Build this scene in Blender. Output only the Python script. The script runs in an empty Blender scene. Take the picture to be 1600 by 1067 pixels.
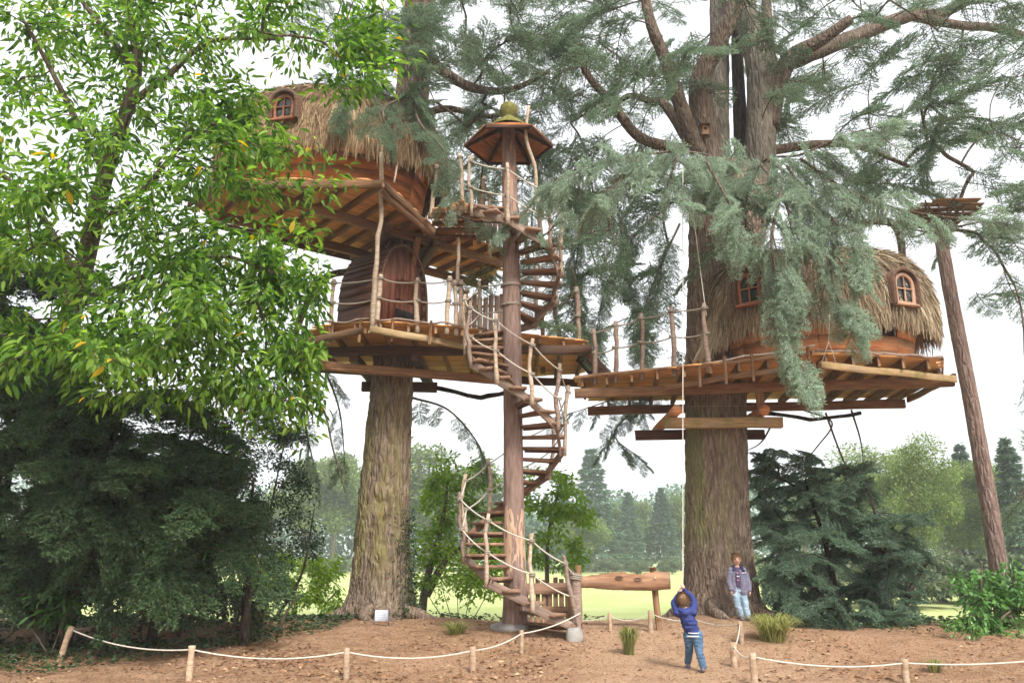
import bpy, math, random
import numpy as np
from mathutils import Vector, Matrix

rng = np.random.default_rng(11)
random.seed(11)
SC = bpy.context.scene
COL = SC.collection
R = math.radians

# ------------------------------------------------------------------ camera
FPX, PITCH, EYE = 1256.0, R(15.0), 1.6
cam_data = bpy.data.cameras.new('camera')
cam_data.sensor_width = 36.0
cam_data.lens = FPX / 1600.0 * 36.0
cam_data.clip_start, cam_data.clip_end = 0.1, 3000.0
cam = bpy.data.objects.new('camera', cam_data)
COL.objects.link(cam)
cam.location = (0, 0, EYE)
cam.rotation_euler = (R(90) + PITCH, 0, 0)
SC.camera = cam

# ------------------------------------------------------------------ sky and sun (bright overcast)
SUN_EL, SUN_AZ = R(46), R(158)          # azimuth measured clockwise from +Y: high, behind the camera's right shoulder
world = bpy.data.worlds.new('World')
SC.world = world
world.use_nodes = True
wn = world.node_tree
wn.nodes.clear()
w_out = wn.nodes.new('ShaderNodeOutputWorld')
w_bg = wn.nodes.new('ShaderNodeBackground')
w_sky = wn.nodes.new('ShaderNodeTexSky')
w_sky.sky_type = 'NISHITA'
w_sky.sun_disc = False
w_sky.sun_elevation = SUN_EL
w_sky.sun_rotation = SUN_AZ
w_sky.dust_density = 6.0
w_sky.ozone_density = 1.0
w_hsv = wn.nodes.new('ShaderNodeHueSaturation')
w_hsv.inputs['Saturation'].default_value = 0.10       # cloud cover takes the blue out of the sky
w_mix = wn.nodes.new('ShaderNodeMix'); w_mix.data_type = 'RGBA'
w_mix.inputs[0].default_value = 0.55                  # even cloud layer over the clear sky
w_mix.inputs[7].default_value = (8.6, 8.75, 9.2, 1)
wn.links.new(w_sky.outputs[0], w_hsv.inputs['Color'])
wn.links.new(w_hsv.outputs[0], w_mix.inputs[6])
wn.links.new(w_mix.outputs[2], w_bg.inputs['Color'])
w_bg.inputs['Strength'].default_value = 0.072
wn.links.new(w_bg.outputs[0], w_out.inputs['Surface'])

sun_d = bpy.data.lights.new('sun', 'SUN')
sun_d.energy = 1.5
sun_d.angle = R(12)
sun_d.color = (1.0, 0.96, 0.90)
sun = bpy.data.objects.new('sun', sun_d)
COL.objects.link(sun)
sdir = Vector((math.sin(SUN_AZ) * math.cos(SUN_EL), math.cos(SUN_AZ) * math.cos(SUN_EL), math.sin(SUN_EL)))
sun.rotation_euler = (-sdir).to_track_quat('-Z', 'Y').to_euler()
sun.location = sdir * 60

SC.view_settings.view_transform = 'Standard'
SC.view_settings.look = 'None'
SC.view_settings.exposure = 1.6
SC.view_settings.gamma = 1.0
SC.view_settings.use_curve_mapping = False
SC.render.engine = 'CYCLES'
cy = SC.cycles
cy.use_denoising = True
cy.max_bounces = 6
cy.diffuse_bounces = 3
cy.glossy_bounces = 2
cy.transmission_bounces = 4
cy.transparent_max_bounces = 6
cy.volume_bounces = 1
cy.use_adaptive_sampling = True
cy.adaptive_threshold = 0.035

# ------------------------------------------------------------------ places: picture position + distance -> point
CS, SN = math.cos(PITCH), math.sin(PITCH)
def P(px, py, Y):
    u, v = (px - 800) / FPX, (533.5 - py) / FPX
    t = Y / (CS - v * SN)
    return np.array([u * t, Y, EYE + (SN + v * CS) * t])

def vnoise(x, y, seed=0):
    xi, yi = np.floor(x).astype(np.int64), np.floor(y).astype(np.int64)
    xf, yf = x - xi, y - yi
    def h(a, b):
        n = (a * 374761393 + b * 668265263 + seed * 974711) & 0x7fffffff
        n = ((n ^ (n >> 13)) * 1274126177) & 0x7fffffff
        return ((n ^ (n >> 16)) & 0xffff) / 65535.0
    sx, sy = xf * xf * (3 - 2 * xf), yf * yf * (3 - 2 * yf)
    a = h(xi, yi) * (1 - sx) + h(xi + 1, yi) * sx
    b = h(xi, yi + 1) * (1 - sx) + h(xi + 1, yi + 1) * sx
    return a * (1 - sy) + b * sy

GY = [-50, 8, 10.5, 12, 14, 15, 16.5, 17.4, 19.5, 22, 3000]
GZ = [-0.2, -0.1, -0.03, 0.05, 0.25, 0.36, 0.38, 0.33, -0.25, -0.4, -0.4]
def gz(x, y):
    x, y = np.asarray(x, float), np.asarray(y, float)
    yy = y + 0.5 * (vnoise(x * .5 + 3, x * 0 + 1.5, 5) - .5)
    z = np.interp(yy, GY, GZ)
    near = np.clip((30 - y) / 8, 0, 1) * np.clip((40 - np.abs(x)) / 8, 0, 1)
    z = z + near * (0.10 * (vnoise(x * .7, y * .7, 1) - .5) + 0.05 * (vnoise(x * 2.3, y * 2.3, 2) - .5))
    for tx, ty, h in ((4.18, 17.0, .16), (-2.72, 17.2, .08)):
        z = z + h * np.exp(-((x - tx) ** 2 + (y - ty) ** 2) / 2.2)
    return z
def G(px, py):
    """the ground point seen at that place of the picture"""
    ys = np.linspace(7, 60, 5301)
    u, v = (px - 800) / FPX, (533.5 - py) / FPX
    t = ys / (CS - v * SN)
    zr = EYE + (SN + v * CS) * t
    below = np.nonzero(zr <= gz(u * t, ys))[0]
    i = below[0] if len(below) else 2000
    return np.array([u * t[i], ys[i], float(gz(u * t[i], ys[i]))])
def on_ground(x, y, d=0.0):
    return np.array([x, y, float(gz(x, y)) + d])

# ------------------------------------------------------------------ object helpers
WM = {}
def link(name, me, parent=None, M=None, kind=None, label=None):
    o = bpy.data.objects.new(name, me)
    COL.objects.link(o)
    M = Matrix() if M is None else M
    if parent is not None:
        o.parent = parent
        o.matrix_parent_inverse = WM[parent.name].inverted()
    o.matrix_basis = M
    WM[o.name] = M.copy()
    if kind: o['kind'] = kind
    if label: o['label'] = label
    return o
def tag(o, label, cat, group=None, kind=None):
    o['label'] = label; o['category'] = cat
    if group: o['group'] = group
    if kind: o['kind'] = kind
    return o
def thing(name, label, cat, loc=(0, 0, 0), group=None):
    o = link(name, None, None, Matrix.Translation(Vector(loc)))
    o.empty_display_size = 0.2
    return tag(o, label, cat, group)

class Geo:
    """collects triangles and quads with a material slot and a tint for each face"""
    def __init__(s):
        s.V, s.T, s.Q, s.mt, s.mq, s.tt, s.tq, s.n = [], [], [], [], [], [], [], 0
    def add(s, V, T=None, Q=None, mat=0, tint=0.5):
        V = np.asarray(V, float).reshape(-1, 3)
        if T is not None and len(T):
            T = np.asarray(T, np.int64).reshape(-1, 3); s.T.append(T + s.n); s.mt.append(np.full(len(T), mat))
            s.tt.append(np.broadcast_to(np.asarray(tint, float), (len(T),)) if np.ndim(tint) == 0 or len(tint) == len(T) else np.full(len(T), 0.5))
        if Q is not None and len(Q):
            Q = np.asarray(Q, np.int64).reshape(-1, 4); s.Q.append(Q + s.n); s.mq.append(np.full(len(Q), mat))
            s.tq.append(np.broadcast_to(np.asarray(tint, float), (len(Q),)) if np.ndim(tint) == 0 or len(tint) == len(Q) else np.full(len(Q), 0.5))
        s.V.append(V); s.n += len(V)
        return s
    def merge(s, g, M=None):
        V = np.concatenate(g.V)
        if M is not None: V = V @ M[:3, :3].T + M[:3, 3]
        off = s.n
        s.V.append(V); s.n += len(V)
        s.T += [t + off for t in g.T]; s.Q += [q + off for q in g.Q]
        s.mt += g.mt; s.mq += g.mq; s.tt += g.tt; s.tq += g.tq
        return s
    def mesh(s, name, mats, smooth=False, tint=False):
        V = np.concatenate(s.V)
        T = np.concatenate(s.T) if s.T else np.zeros((0, 3), np.int64)
        Q = np.concatenate(s.Q) if s.Q else np.zeros((0, 4), np.int64)
        me = bpy.data.meshes.new(name)
        me.vertices.add(len(V)); me.vertices.foreach_set('co', V.astype(np.float32).ravel())
        L = np.concatenate([T.ravel(), Q.ravel()]).astype(np.int32)
        me.loops.add(len(L)); me.loops.foreach_set('vertex_index', L)
        npoly = len(T) + len(Q)
        me.polygons.add(npoly)
        st = np.concatenate([np.arange(len(T)) * 3, len(T) * 3 + np.arange(len(Q)) * 4]).astype(np.int32)
        me.polygons.foreach_set('loop_start', st)
        mats = mats if isinstance(mats, (list, tuple)) else [mats]
        for m in mats: me.materials.append(m)
        if len(mats) > 1:
            mi = np.concatenate((s.mt if s.T else []) + (s.mq if s.Q else [])).astype(np.int32)
            me.polygons.foreach_set('material_index', mi)
        if smooth: me.polygons.foreach_set('use_smooth', np.ones(npoly, bool))
        if tint:
            a = me.attributes.new('tint', 'FLOAT', 'FACE')
            a.data.foreach_set('value', np.concatenate((s.tt if s.T else []) + (s.tq if s.Q else [])).astype(np.float32))
        me.update(calc_edges=True)
        return me

def unit(v):
    v = np.asarray(v, float); return v / (np.linalg.norm(v) + 1e-12)

def spline(pts, n):
    """smooth curve through points (Catmull-Rom), n samples; any number of columns"""
    p = np.asarray(pts, float)
    if len(p) == 2: return p[0] + (p[1] - p[0]) * np.linspace(0, 1, n)[:, None]
    q = np.vstack([2 * p[0] - p[1], p, 2 * p[-1] - p[-2]])
    t = np.linspace(0, len(p) - 1, n); i = np.minimum(t.astype(int), len(p) - 2); f = (t - i)[:, None]
    a, b, c, d = q[i], q[i + 1], q[i + 2], q[i + 3]
    return .5 * (2 * b + (c - a) * f + (2 * a - 5 * b + 4 * c - d) * f ** 2 + (3 * b - a - 3 * c + d) * f ** 3)

def tube(geo, pts, rad, k=8, mat=0, tint=0.5, caps=True, ripple=None):
    p = np.asarray(pts, float); n = len(p)
    rad = np.broadcast_to(np.asarray(rad, float), (n,))
    tan = np.gradient(p, axis=0); tan /= np.linalg.norm(tan, axis=1)[:, None] + 1e-12
    up = np.array([0, 0, 1.]) if abs(tan[0][2]) < .9 else np.array([0, 1., 0])
    a = unit(np.cross(tan[0], up)); A = np.zeros((n, 3)); A[0] = a
    for i in range(1, n):
        a = A[i - 1] - tan[i] * np.dot(A[i - 1], tan[i]); A[i] = unit(a)
    B = np.cross(tan, A)
    th = np.linspace(0, 2 * math.pi, k, endpoint=False)
    rr = rad[:, None] * np.ones(k) if ripple is None else ripple(rad, th)
    V = p[:, None, :] + rr[:, :, None] * (np.cos(th)[None, :, None] * A[:, None, :] + np.sin(th)[None, :, None] * B[:, None, :])
    i = np.arange(n - 1)[:, None] * k; j = np.arange(k)[None, :]; j2 = (j + 1) % k
    Q = np.stack([i + j, i + j2, i + k + j2, i + k + j], -1).reshape(-1, 4)
    V = V.reshape(-1, 3); T = None
    if caps:
        V = np.vstack([V, p[0], p[-1]]); c0, c1 = n * k, n * k + 1
        jj = np.arange(k); T = np.vstack([np.stack([np.full(k, c0), (jj + 1) % k, jj], -1),
                                         np.stack([np.full(k, c1), (n - 1) * k + jj, (n - 1) * k + (jj + 1) % k], -1)])
    geo.add(V, T, Q, mat, tint)
    return geo

def frame(p0, p1, up=(0, 0, 1)):
    x = unit(np.asarray(p1, float) - np.asarray(p0, float)); up = np.asarray(up, float)
    if abs(np.dot(x, up)) > .98: up = np.array([0, 1., 0])
    y = unit(np.cross(up, x)); z = np.cross(x, y)
    M = Matrix.Identity(4)
    for i in range(3):
        M[i][0], M[i][1], M[i][2] = x[i], y[i], z[i]
    return M

_tc = {}
def timber(name, p0, p1, w, h, mat, parent, up=(0, 0, 1), rough=0.0, ch=0.008, label=None, nseg=None):
    """a squared timber with chamfered edges; local x runs along it"""
    p0, p1 = np.asarray(p0, float), np.asarray(p1, float)
    L = float(np.linalg.norm(p1 - p0))
    key = (round(L, 2), w, h, mat.name, rough)
    if rough == 0 and key in _tc: me = _tc[key]
    else:
        n = nseg or max(2, int(L / .5) + 1)
        c = min(ch, w * .25, h * .25)
        prof = np.array([[-w/2+c, -h/2], [w/2-c, -h/2], [w/2, -h/2+c], [w/2, h/2-c], [w/2-c, h/2], [-w/2+c, h/2], [-w/2, h/2-c], [-w/2, -h/2+c]])
        xs = np.linspace(-L/2, L/2, n)
        V = np.zeros((n, 8, 3)); V[:, :, 0] = xs[:, None]; V[:, :, 1:] = prof
        if rough:
            V[:, :, 1] += rough * rng.normal(size=(n, 1)); V[:, :, 2] += rough * rng.normal(size=(n, 1))
            V[:, :, 1:] += rough * .3 * rng.normal(size=(n, 8, 2))
            V[[0, -1], :, 0] += rough * rng.normal(size=(2, 8))
        i = np.arange(n - 1)[:, None] * 8; j = np.arange(8)[None, :]; j2 = (j + 1) % 8
        Q = np.stack([i + j, i + 8 + j, i + 8 + j2, i + j2], -1).reshape(-1, 4)[:, ::-1]
        T = [[0, a, a + 1] for a in range(1, 7)]; b = (n - 1) * 8
        T2 = [[b, b + a + 1, b + a] for a in range(1, 7)]
        g = Geo(); g.add(V.reshape(-1, 3), np.array(T + T2), Q)
        me = g.mesh(name, mat)
        if rough == 0: _tc[key] = me
    M = frame(p0, p1, up); M.translation = Vector((p0 + p1) / 2)
    return link(name, me, parent, M, label=label)

def slab(name, quad, z0, z1, mat, parent, kind=None):
    """a board cut to a four-sided outline (in plan), local x along its long edge"""
    q = np.asarray(quad, float); c = q.mean(0)
    d = unit(q[1] - q[0]); e = np.array([-d[1], d[0]])
    loc = np.stack([(q - c) @ d, (q - c) @ e], -1); h = (z1 - z0) / 2
    V = np.vstack([np.c_[loc, np.full(4, -h)], np.c_[loc, np.full(4, h)]])
    Q = [[3, 2, 1, 0], [4, 5, 6, 7], [0, 1, 5, 4], [1, 2, 6, 5], [2, 3, 7, 6], [3, 0, 4, 7]]
    g = Geo().add(V, None, Q)
    M = Matrix(((d[0], e[0], 0, c[0]), (d[1], e[1], 0, c[1]), (0, 0, 1, (z0 + z1) / 2), (0, 0, 0, 1)))
    return link(name, g.mesh(name, mat), parent, M, kind)

def pole(name, p0, p1, r0, r1, mat, parent, wob=0.03, k=8, n=9, knots=True):
    """a rough crooked stick"""
    p0, p1 = np.asarray(p0, float), np.asarray(p1, float)
    t = np.linspace(0, 1, n)
    pts = p0 + (p1 - p0) * t[:, None]
    if wob: pts[1:-1] += np.cumsum(rng.normal(size=(n - 2, 3)), 0) * wob * .4 * np.sin(t[1:-1] * math.pi)[:, None]
    rad = r0 + (r1 - r0) * t
    if knots: rad = rad * (1 + rng.uniform(-.12, .16, n))
    c = pts.mean(0)
    g = tube(Geo(), pts - c, rad, k)
    return link(name, g.mesh(name, mat, True), parent, Matrix.Translation(Vector(c)))

def sag_pts(a, b, s, n=14):
    t = np.linspace(0, 1, n); p = np.asarray(a)[None] + (np.asarray(b) - np.asarray(a))[None] * t[:, None]
    p[:, 2] -= s * 4 * t * (1 - t); return p
def rope_obj(name, pts, r, mat, parent=None, k=6):
    pts = np.asarray(pts, float); c = pts.mean(0)
    g = tube(Geo(), pts - c, r, k)
    return link(name, g.mesh(name, mat, True), parent, Matrix.Translation(Vector(c)))
def ring_geo(g, c, axis, Rr, r, turns=2, k=5, n=12):
    axis = unit(axis); a = unit(np.cross(axis, [0.3, 1, 0.2])); b = np.cross(axis, a)
    th = np.linspace(0, 2 * math.pi * turns, n * turns)
    pts = np.asarray(c) + Rr * (np.cos(th)[:, None] * a + np.sin(th)[:, None] * b) + axis * ((th / th[-1] - .5) * 2 * r * turns)[:, None]
    tube(g, pts, r, k)
def ring_obj(name, c, axis, Rr, r, mat, parent, turns=2):
    g = Geo(); ring_geo(g, np.zeros(3), axis, Rr, r, turns)
    return link(name, g.mesh(name, mat, True), parent, Matrix.Translation(Vector(c)))

# ------------------------------------------------------------------ materials
class NT:
    def __init__(s, name):
        s.m = bpy.data.materials.new(name); s.m.use_nodes = True; s.t = s.m.node_tree
        s.b = s.t.nodes['Principled BSDF']; s.o = s.t.nodes['Material Output']
    def n(s, kind, **kw):
        nd = s.t.nodes.new('ShaderNode' + kind)
        for k, v in kw.items(): setattr(nd, k, v)
        return nd
    def l(s, a, b): s.t.links.new(a, b)
    def noise(s, vec, scale, detail=4, rough=.55):
        nd = s.n('TexNoise'); nd.inputs['Scale'].default_value = scale; nd.inputs['Detail'].default_value = detail
        nd.inputs['Roughness'].default_value = rough; s.l(vec, nd.inputs['Vector']); return nd.outputs['Fac']
    def mapping(s, vec, scale=(1, 1, 1)):
        nd = s.n('Mapping'); nd.inputs['Scale'].default_value = scale; s.l(vec, nd.inputs['Vector']); return nd.outputs[0]
    def ramp(s, fac, stops):
        nd = s.n('ValToRGB'); cr = nd.color_ramp
        while len(cr.elements) < len(stops): cr.elements.new(.5)
        for e, (p, c) in zip(cr.elements, stops): e.position = p; e.color = (*c, 1)
        s.l(fac, nd.inputs[0]); return nd.outputs[0]
    def mix(s, fac, a, b):
        nd = s.n('Mix', data_type='RGBA')
        if isinstance(fac, float): nd.inputs[0].default_value = fac
        else: s.l(fac, nd.inputs[0])
        for i, v in ((6, a), (7, b)):
            if isinstance(v, tuple): nd.inputs[i].default_value = (*v, 1)
            else: s.l(v, nd.inputs[i])
        return nd.outputs[2]
    def math(s, op, a, b=0.0, clamp=False):
        nd = s.n('Math', operation=op, use_clamp=clamp)
        for i, v in enumerate((a, b)):
            if isinstance(v, (float, int)): nd.inputs[i].default_value = v
            else: s.l(v, nd.inputs[i])
        return nd.outputs[0]
    def bump(s, h, strength=.4, dist=.01):
        nd = s.n('Bump'); nd.inputs['Strength'].default_value = strength; nd.inputs['Distance'].default_value = dist
        s.l(h, nd.inputs['Height']); s.l(nd.outputs[0], s.b.inputs['Normal']); return nd.outputs[0]
    def rand(s): return s.n('ObjectInfo').outputs['Random']
    def coord(s, which='Object', shift=True):
        c = s.n('TexCoord').outputs[which]
        if shift:
            v = s.n('VectorMath', operation='ADD'); cx = s.n('CombineXYZ')
            r = s.math('MULTIPLY', s.rand(), 37.0)
            for i in range(3): s.l(r, cx.inputs[i])
            s.l(c, v.inputs[0]); s.l(cx.outputs[0], v.inputs[1]); c = v.outputs[0]
        return c
    def hsv(s, col, val=None, sat=None):
        nd = s.n('HueSaturation'); s.l(col, nd.inputs['Color'])
        for nm, v in (('Value', val), ('Saturation', sat)):
            if v is None: continue
            if isinstance(v, float): nd.inputs[nm].default_value = v
            else: s.l(v, nd.inputs[nm])
        return nd.outputs[0]
    def fin(s, col, rough=.85, spec=.25):
        if isinstance(col, tuple): s.b.inputs['Base Color'].default_value = (*col, 1)
        else: s.l(col, s.b.inputs['Base Color'])
        s.b.inputs['Roughness'].default_value = rough
        s.b.inputs['Specular IOR Level'].default_value = spec
        return s.m

def wood_mat(name, dark, mid, light, grain=1.0, vary=.35, rough=.8, moss=0.0):
    t = NT(name); c = t.coord()
    g = t.noise(t.mapping(c, (1.1 * grain, 13 * grain, 13 * grain)), 2.2, 5, .6)
    f = t.noise(t.mapping(c, (3, 60, 60)), 2.0, 3)
    col = t.ramp(g, [(.28, dark), (.5, mid), (.74, light)])
    col = t.hsv(col, val=t.math('ADD', t.math('MULTIPLY', t.rand(), vary), 1 - vary / 2))
    big = t.noise(c, 1.7, 3)
    col = t.mix(t.math('MULTIPLY', t.math('SUBTRACT', big, .45, True), 1.4, True), col, tuple(x * .62 for x in mid))
    grey = t.math('MULTIPLY', t.math('SUBTRACT', t.noise(t.mapping(c, (.9, 2.5, 2.5)), 1.6, 5, .65), .5, True), 3.2, True)
    gv = sum(mid) / 3
    col = t.mix(t.math('MULTIPLY', grey, .55), col, (gv * 1.12, gv * 1.0, gv * .88))     # weathered grey patches
    if moss:
        ms = t.math('MULTIPLY', t.math('SUBTRACT', t.noise(c, 2.6, 4), .52, True), 6 * moss, True)
        col = t.mix(ms, col, (.13, .15, .03))
    t.bump(t.math('ADD', g, t.math('MULTIPLY', f, .5)), .5, .006)
    return t.fin(col, rough)

def plain_mat(name, c1, c2, scale=6.0, rough=.85, bump=.3, dist=.004, spec=.25, vary=0.0):
    t = NT(name); c = t.coord()
    n = t.noise(c, scale, 5)
    col = t.ramp(n, [(.3, c1), (.7, c2)])
    if vary: col = t.hsv(col, val=t.math('ADD', t.math('MULTIPLY', t.rand(), vary), 1 - vary / 2))
    if bump: t.bump(n, bump, dist)
    return t.fin(col, rough, spec)

def leaf_mat(name, dark, mid, light, trans=.35, rough=.5, tcol=None, accent=None):
    """leaf colour follows each leaf's own tint; some light passes through"""
    t = NT(name)
    at = t.n('Attribute'); at.attribute_name = 'tint'
    stops = [(0.0, dark), (.5, mid), (.93, light)]
    if accent: stops.append((.985, accent))
    col = t.ramp(at.outputs['Fac'], stops)
    col = t.hsv(col, val=t.math('ADD', t.math('MULTIPLY', t.rand(), .3), .85))
    t.fin(col, rough, .3)
    tr = t.n('BsdfTranslucent'); mx = t.n('MixShader'); mx.inputs[0].default_value = trans
    t.l(t.hsv(col, val=1.5 if tcol is None else tcol, sat=1.12), tr.inputs['Color'])
    t.l(t.b.outputs[0], mx.inputs[1]); t.l(tr.outputs[0], mx.inputs[2]); t.l(mx.outputs[0], t.o.inputs['Surface'])
    return t.m

def bark_mat(name, dark, mid, light, algae=0.0, side=(-0.2, -1, 0), fz=1.0, algae_col=(.17, .17, .05), zr=(0, 9)):
    t = NT(name); c = t.coord('Object', False)
    st = t.mapping(c, (9, 9, 1.3 * fz))
    n = t.noise(st, 2.4, 6, .62)
    big = t.noise(c, .9, 3)
    col = t.ramp(n, [(.30, dark), (.5, mid), (.72, light)])
    col = t.hsv(col, val=t.math('ADD', t.math('MULTIPLY', big, .7), .65))
    if algae:
        nm = t.n('NewGeometry').outputs['True Normal']
        dt = t.n('VectorMath', operation='DOT_PRODUCT'); t.l(nm, dt.inputs[0]); dt.inputs[1].default_value = unit(side)
        m = t.math('MULTIPLY', t.math('SUBTRACT', dt.outputs['Value'], .25, True), 1.6, True)
        patch = t.math('MULTIPLY', t.math('SUBTRACT', t.noise(t.mapping(c, (3.2, 3.2, .55)), 1.3, 4), .40, True), 4.0, True)
        z = t.n('SeparateXYZ'); t.l(c, z.inputs[0])
        hz = t.n('MapRange'); hz.inputs['From Min'].default_value = zr[0]; hz.inputs['From Max'].default_value = zr[0] + .9
        t.l(z.outputs[2], hz.inputs['Value'])
        hz2 = t.n('MapRange'); hz2.inputs['From Min'].default_value = zr[1]; hz2.inputs['From Max'].default_value = zr[1] - .6
        t.l(z.outputs[2], hz2.inputs['Value'])
        m = t.math('MULTIPLY', t.math('MULTIPLY', m, patch), t.math('MULTIPLY', hz.outputs[0], hz2.outputs[0]))
        col = t.mix(t.math('MULTIPLY', m, algae, True), col, algae_col)
    vo = t.n('TexVoronoi', feature='DISTANCE_TO_EDGE'); vo.inputs['Scale'].default_value = 1.0
    wob = t.n('VectorMath', operation='ADD'); t.l(t.mapping(c, (13, 13, 2.4 * fz)), wob.inputs[0])
    nv = t.n('TexNoise'); nv.inputs['Scale'].default_value = 5; nv.inputs['Detail'].default_value = 3; t.l(c, nv.inputs['Vector']); t.l(nv.outputs['Color'], wob.inputs[1])
    t.l(wob.outputs[0], vo.inputs['Vector'])
    plate = t.math('MULTIPLY', vo.outputs['Distance'], 3.0, True)
    t.bump(t.math('ADD', t.math('MULTIPLY', n, .6), plate), .9, .03)
    return t.fin(col, .92, .15)

M_orange = wood_mat('warm_board', (.30, .10, .036), (.50, .20, .078), (.64, .32, .14), vary=.4)
M_orangepale = wood_mat('pale_warm_board', (.40, .17, .08), (.60, .31, .165), (.70, .43, .26), vary=.3)
M_slat = wood_mat('deck_slat', (.56, .22, .07), (.76, .38, .135), (.84, .53, .245), vary=.35)
M_beam = wood_mat('aged_beam', (.115, .056, .028), (.245, .128, .062), (.38, .225, .118), vary=.35)
M_beamdark = wood_mat('dark_beam', (.045, .022, .014), (.10, .05, .03), (.17, .095, .055), vary=.3)
M_pale = wood_mat('pale_beam', (.26, .17, .08), (.44, .31, .16), (.58, .44, .25), vary=.25)
M_mossbeam = wood_mat('mossy_beam', (.22, .13, .06), (.38, .25, .12), (.52, .37, .19), vary=.2, moss=.7)
M_grey = wood_mat('weathered_board', (.15, .10, .075), (.27, .19, .145), (.38, .29, .23), vary=.35)
M_tread = wood_mat('stair_tread', (.12, .06, .035), (.25, .14, .085), (.40, .27, .18), vary=.35)
M_pole = wood_mat('stripped_pole', (.24, .17, .11), (.42, .32, .23), (.56, .46, .35), vary=.35)
M_stake = wood_mat('fence_stake_wood', (.26, .17, .11), (.43, .30, .20), (.56, .43, .31), vary=.35)
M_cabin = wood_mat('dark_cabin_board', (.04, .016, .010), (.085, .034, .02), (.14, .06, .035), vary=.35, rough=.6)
M_red = wood_mat('red_frame', (.15, .05, .025), (.27, .10, .05), (.37, .17, .09), vary=.2)
M_frame = wood_mat('pale_frame', (.30, .16, .10), (.43, .25, .16), (.52, .34, .23), vary=.2)
M_rope = plain_mat('hemp_rope', (.42, .37, .30), (.62, .57, .48), 60, .9, .5, .003)
M_ropewhite = plain_mat('white_rope', (.48, .43, .35), (.70, .65, .55), 60, .9, .4, .003)
M_roperail = plain_mat('grey_rope', (.22, .19, .15), (.38, .33, .27), 60, .9, .5, .003)
M_dark = plain_mat('dark_interior', (.008, .006, .005), (.02, .015, .012), 4)
M_stone = plain_mat('grey_stone', (.20, .19, .17), (.36, .34, .31), 5, .9, .6, .02)
M_glass = NT('window_glass').fin((.012, .014, .016), .08, .6)
M_moss = plain_mat('moss', (.10, .10, .025), (.22, .20, .06), 14, .95, .9, .03)
# ------------------------------------------------------------------ ground and lawn
def grid_mesh(name, xs, ys, zf, mat):
    X, Y = np.meshgrid(xs, ys); Z = zf(X, Y)
    V = np.stack([X, Y, Z], -1).reshape(-1, 3); nx, ny = len(xs), len(ys)
    i = np.arange(ny - 1)[:, None] * nx; j = np.arange(nx - 1)[None]
    Q = np.stack([i + j, i + j + 1, i + nx + j + 1, i + nx + j], -1).reshape(-1, 4)
    return Geo().add(V, None, Q).mesh(name, mat, True)

t = NT('bare_earth'); c = t.coord('Object', False)
n1, n2, n3 = t.noise(c, .55, 4), t.noise(c, 5, 6, .65), t.noise(c, 34, 4, .7)
col = t.ramp(n2, [(.30, (.185, .10, .054)), (.5, (.325, .195, .112)), (.72, (.43, .285, .175))])
col = t.mix(t.math('MULTIPLY', t.math('SUBTRACT', n1, .46, True), 3.0, True), col, (.42, .26, .165))
sx = t.n('SeparateXYZ'); t.l(c, sx.inputs[0])
pd = t.math('ABSOLUTE', t.math('SUBTRACT', sx.outputs[0], t.math('ADD', 1.9, t.math('MULTIPLY', n1, 1.6))))
path = t.math('MULTIPLY', t.math('SUBTRACT', 2.1, pd, True), t.math('LESS_THAN', sx.outputs[1], 30.0))   # trodden sandy path
col = t.mix(t.math('MULTIPLY', path, .6, True), col, (.50, .335, .215))
col = t.mix(t.math('MULTIPLY', t.math('SUBTRACT', t.noise(c, 1.3, 5, .7), .5, True), 2.2, True), col, (.20, .10, .06))
chips = t.n('TexVoronoi'); chips.inputs['Scale'].default_value = 42; t.l(t.mapping(c, (1, 1, .3)), chips.inputs['Vector'])
cc = t.n('SeparateColor'); t.l(chips.outputs['Color'], cc.inputs[0])
col = t.mix(t.math('MULTIPLY', t.math('GREATER_THAN', cc.outputs[0], .78), .4), col, (.34, .19, .10))
col = t.mix(t.math('MULTIPLY', t.math('LESS_THAN', cc.outputs[1], .16), .6), col, (.11, .06, .04))
t.bump(t.math('ADD', t.math('ADD', n3, t.math('MULTIPLY', n2, 1.5)), t.math('MULTIPLY', chips.outputs['Distance'], .8)), .8, .03)
M_earth = t.fin(col, .95, .12)

xs = np.unique(np.concatenate([np.linspace(-900, -40, 18), np.linspace(-40, -14, 27), np.arange(-14, 14.01, .14), np.linspace(14, 40, 27), np.linspace(40, 900, 18)]))
ys = np.unique(np.concatenate([np.linspace(-200, 0, 12), np.arange(0, 8, .5), np.arange(8, 21, .12), np.arange(21, 32, .6), np.linspace(32, 130, 50), np.linspace(130, 1500, 15)]))
g = link('ground', grid_mesh('ground', xs, ys, lambda X, Y: gz(X, Y), M_earth)); g['kind'] = 'structure'; g['label'] = 'reddish brown bare earth strewn with bark and leaves'

t = NT('mown_grass'); c = t.coord('Object', False)
col = t.ramp(t.noise(c, .35, 5, .6), [(.3, (.33, .40, .13)), (.55, (.42, .48, .19)), (.75, (.50, .52, .25))])
col = t.mix(t.math('MULTIPLY', t.noise(t.mapping(c, (.06, 1.2, 1)), 1.0, 3), .35), col, (.46, .48, .22))
t.bump(t.noise(c, 60, 3), .6, .03)
M_lawn = t.fin(col, .9, .15)
lx = np.unique(np.concatenate([np.linspace(-600, -30, 30), np.linspace(-30, 30, 121), np.linspace(30, 600, 30)]))
ly = np.unique(np.concatenate([np.arange(19.0, 32, .25), np.linspace(32, 112, 60), np.linspace(115, 900, 20)]))
g = link('lawn', grid_mesh('lawn', lx, ly, lambda X, Y: gz(X, Y) + .03, M_lawn)); g['kind'] = 'structure'; g['label'] = 'wide pale green lawn stretching behind the trees'
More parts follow.
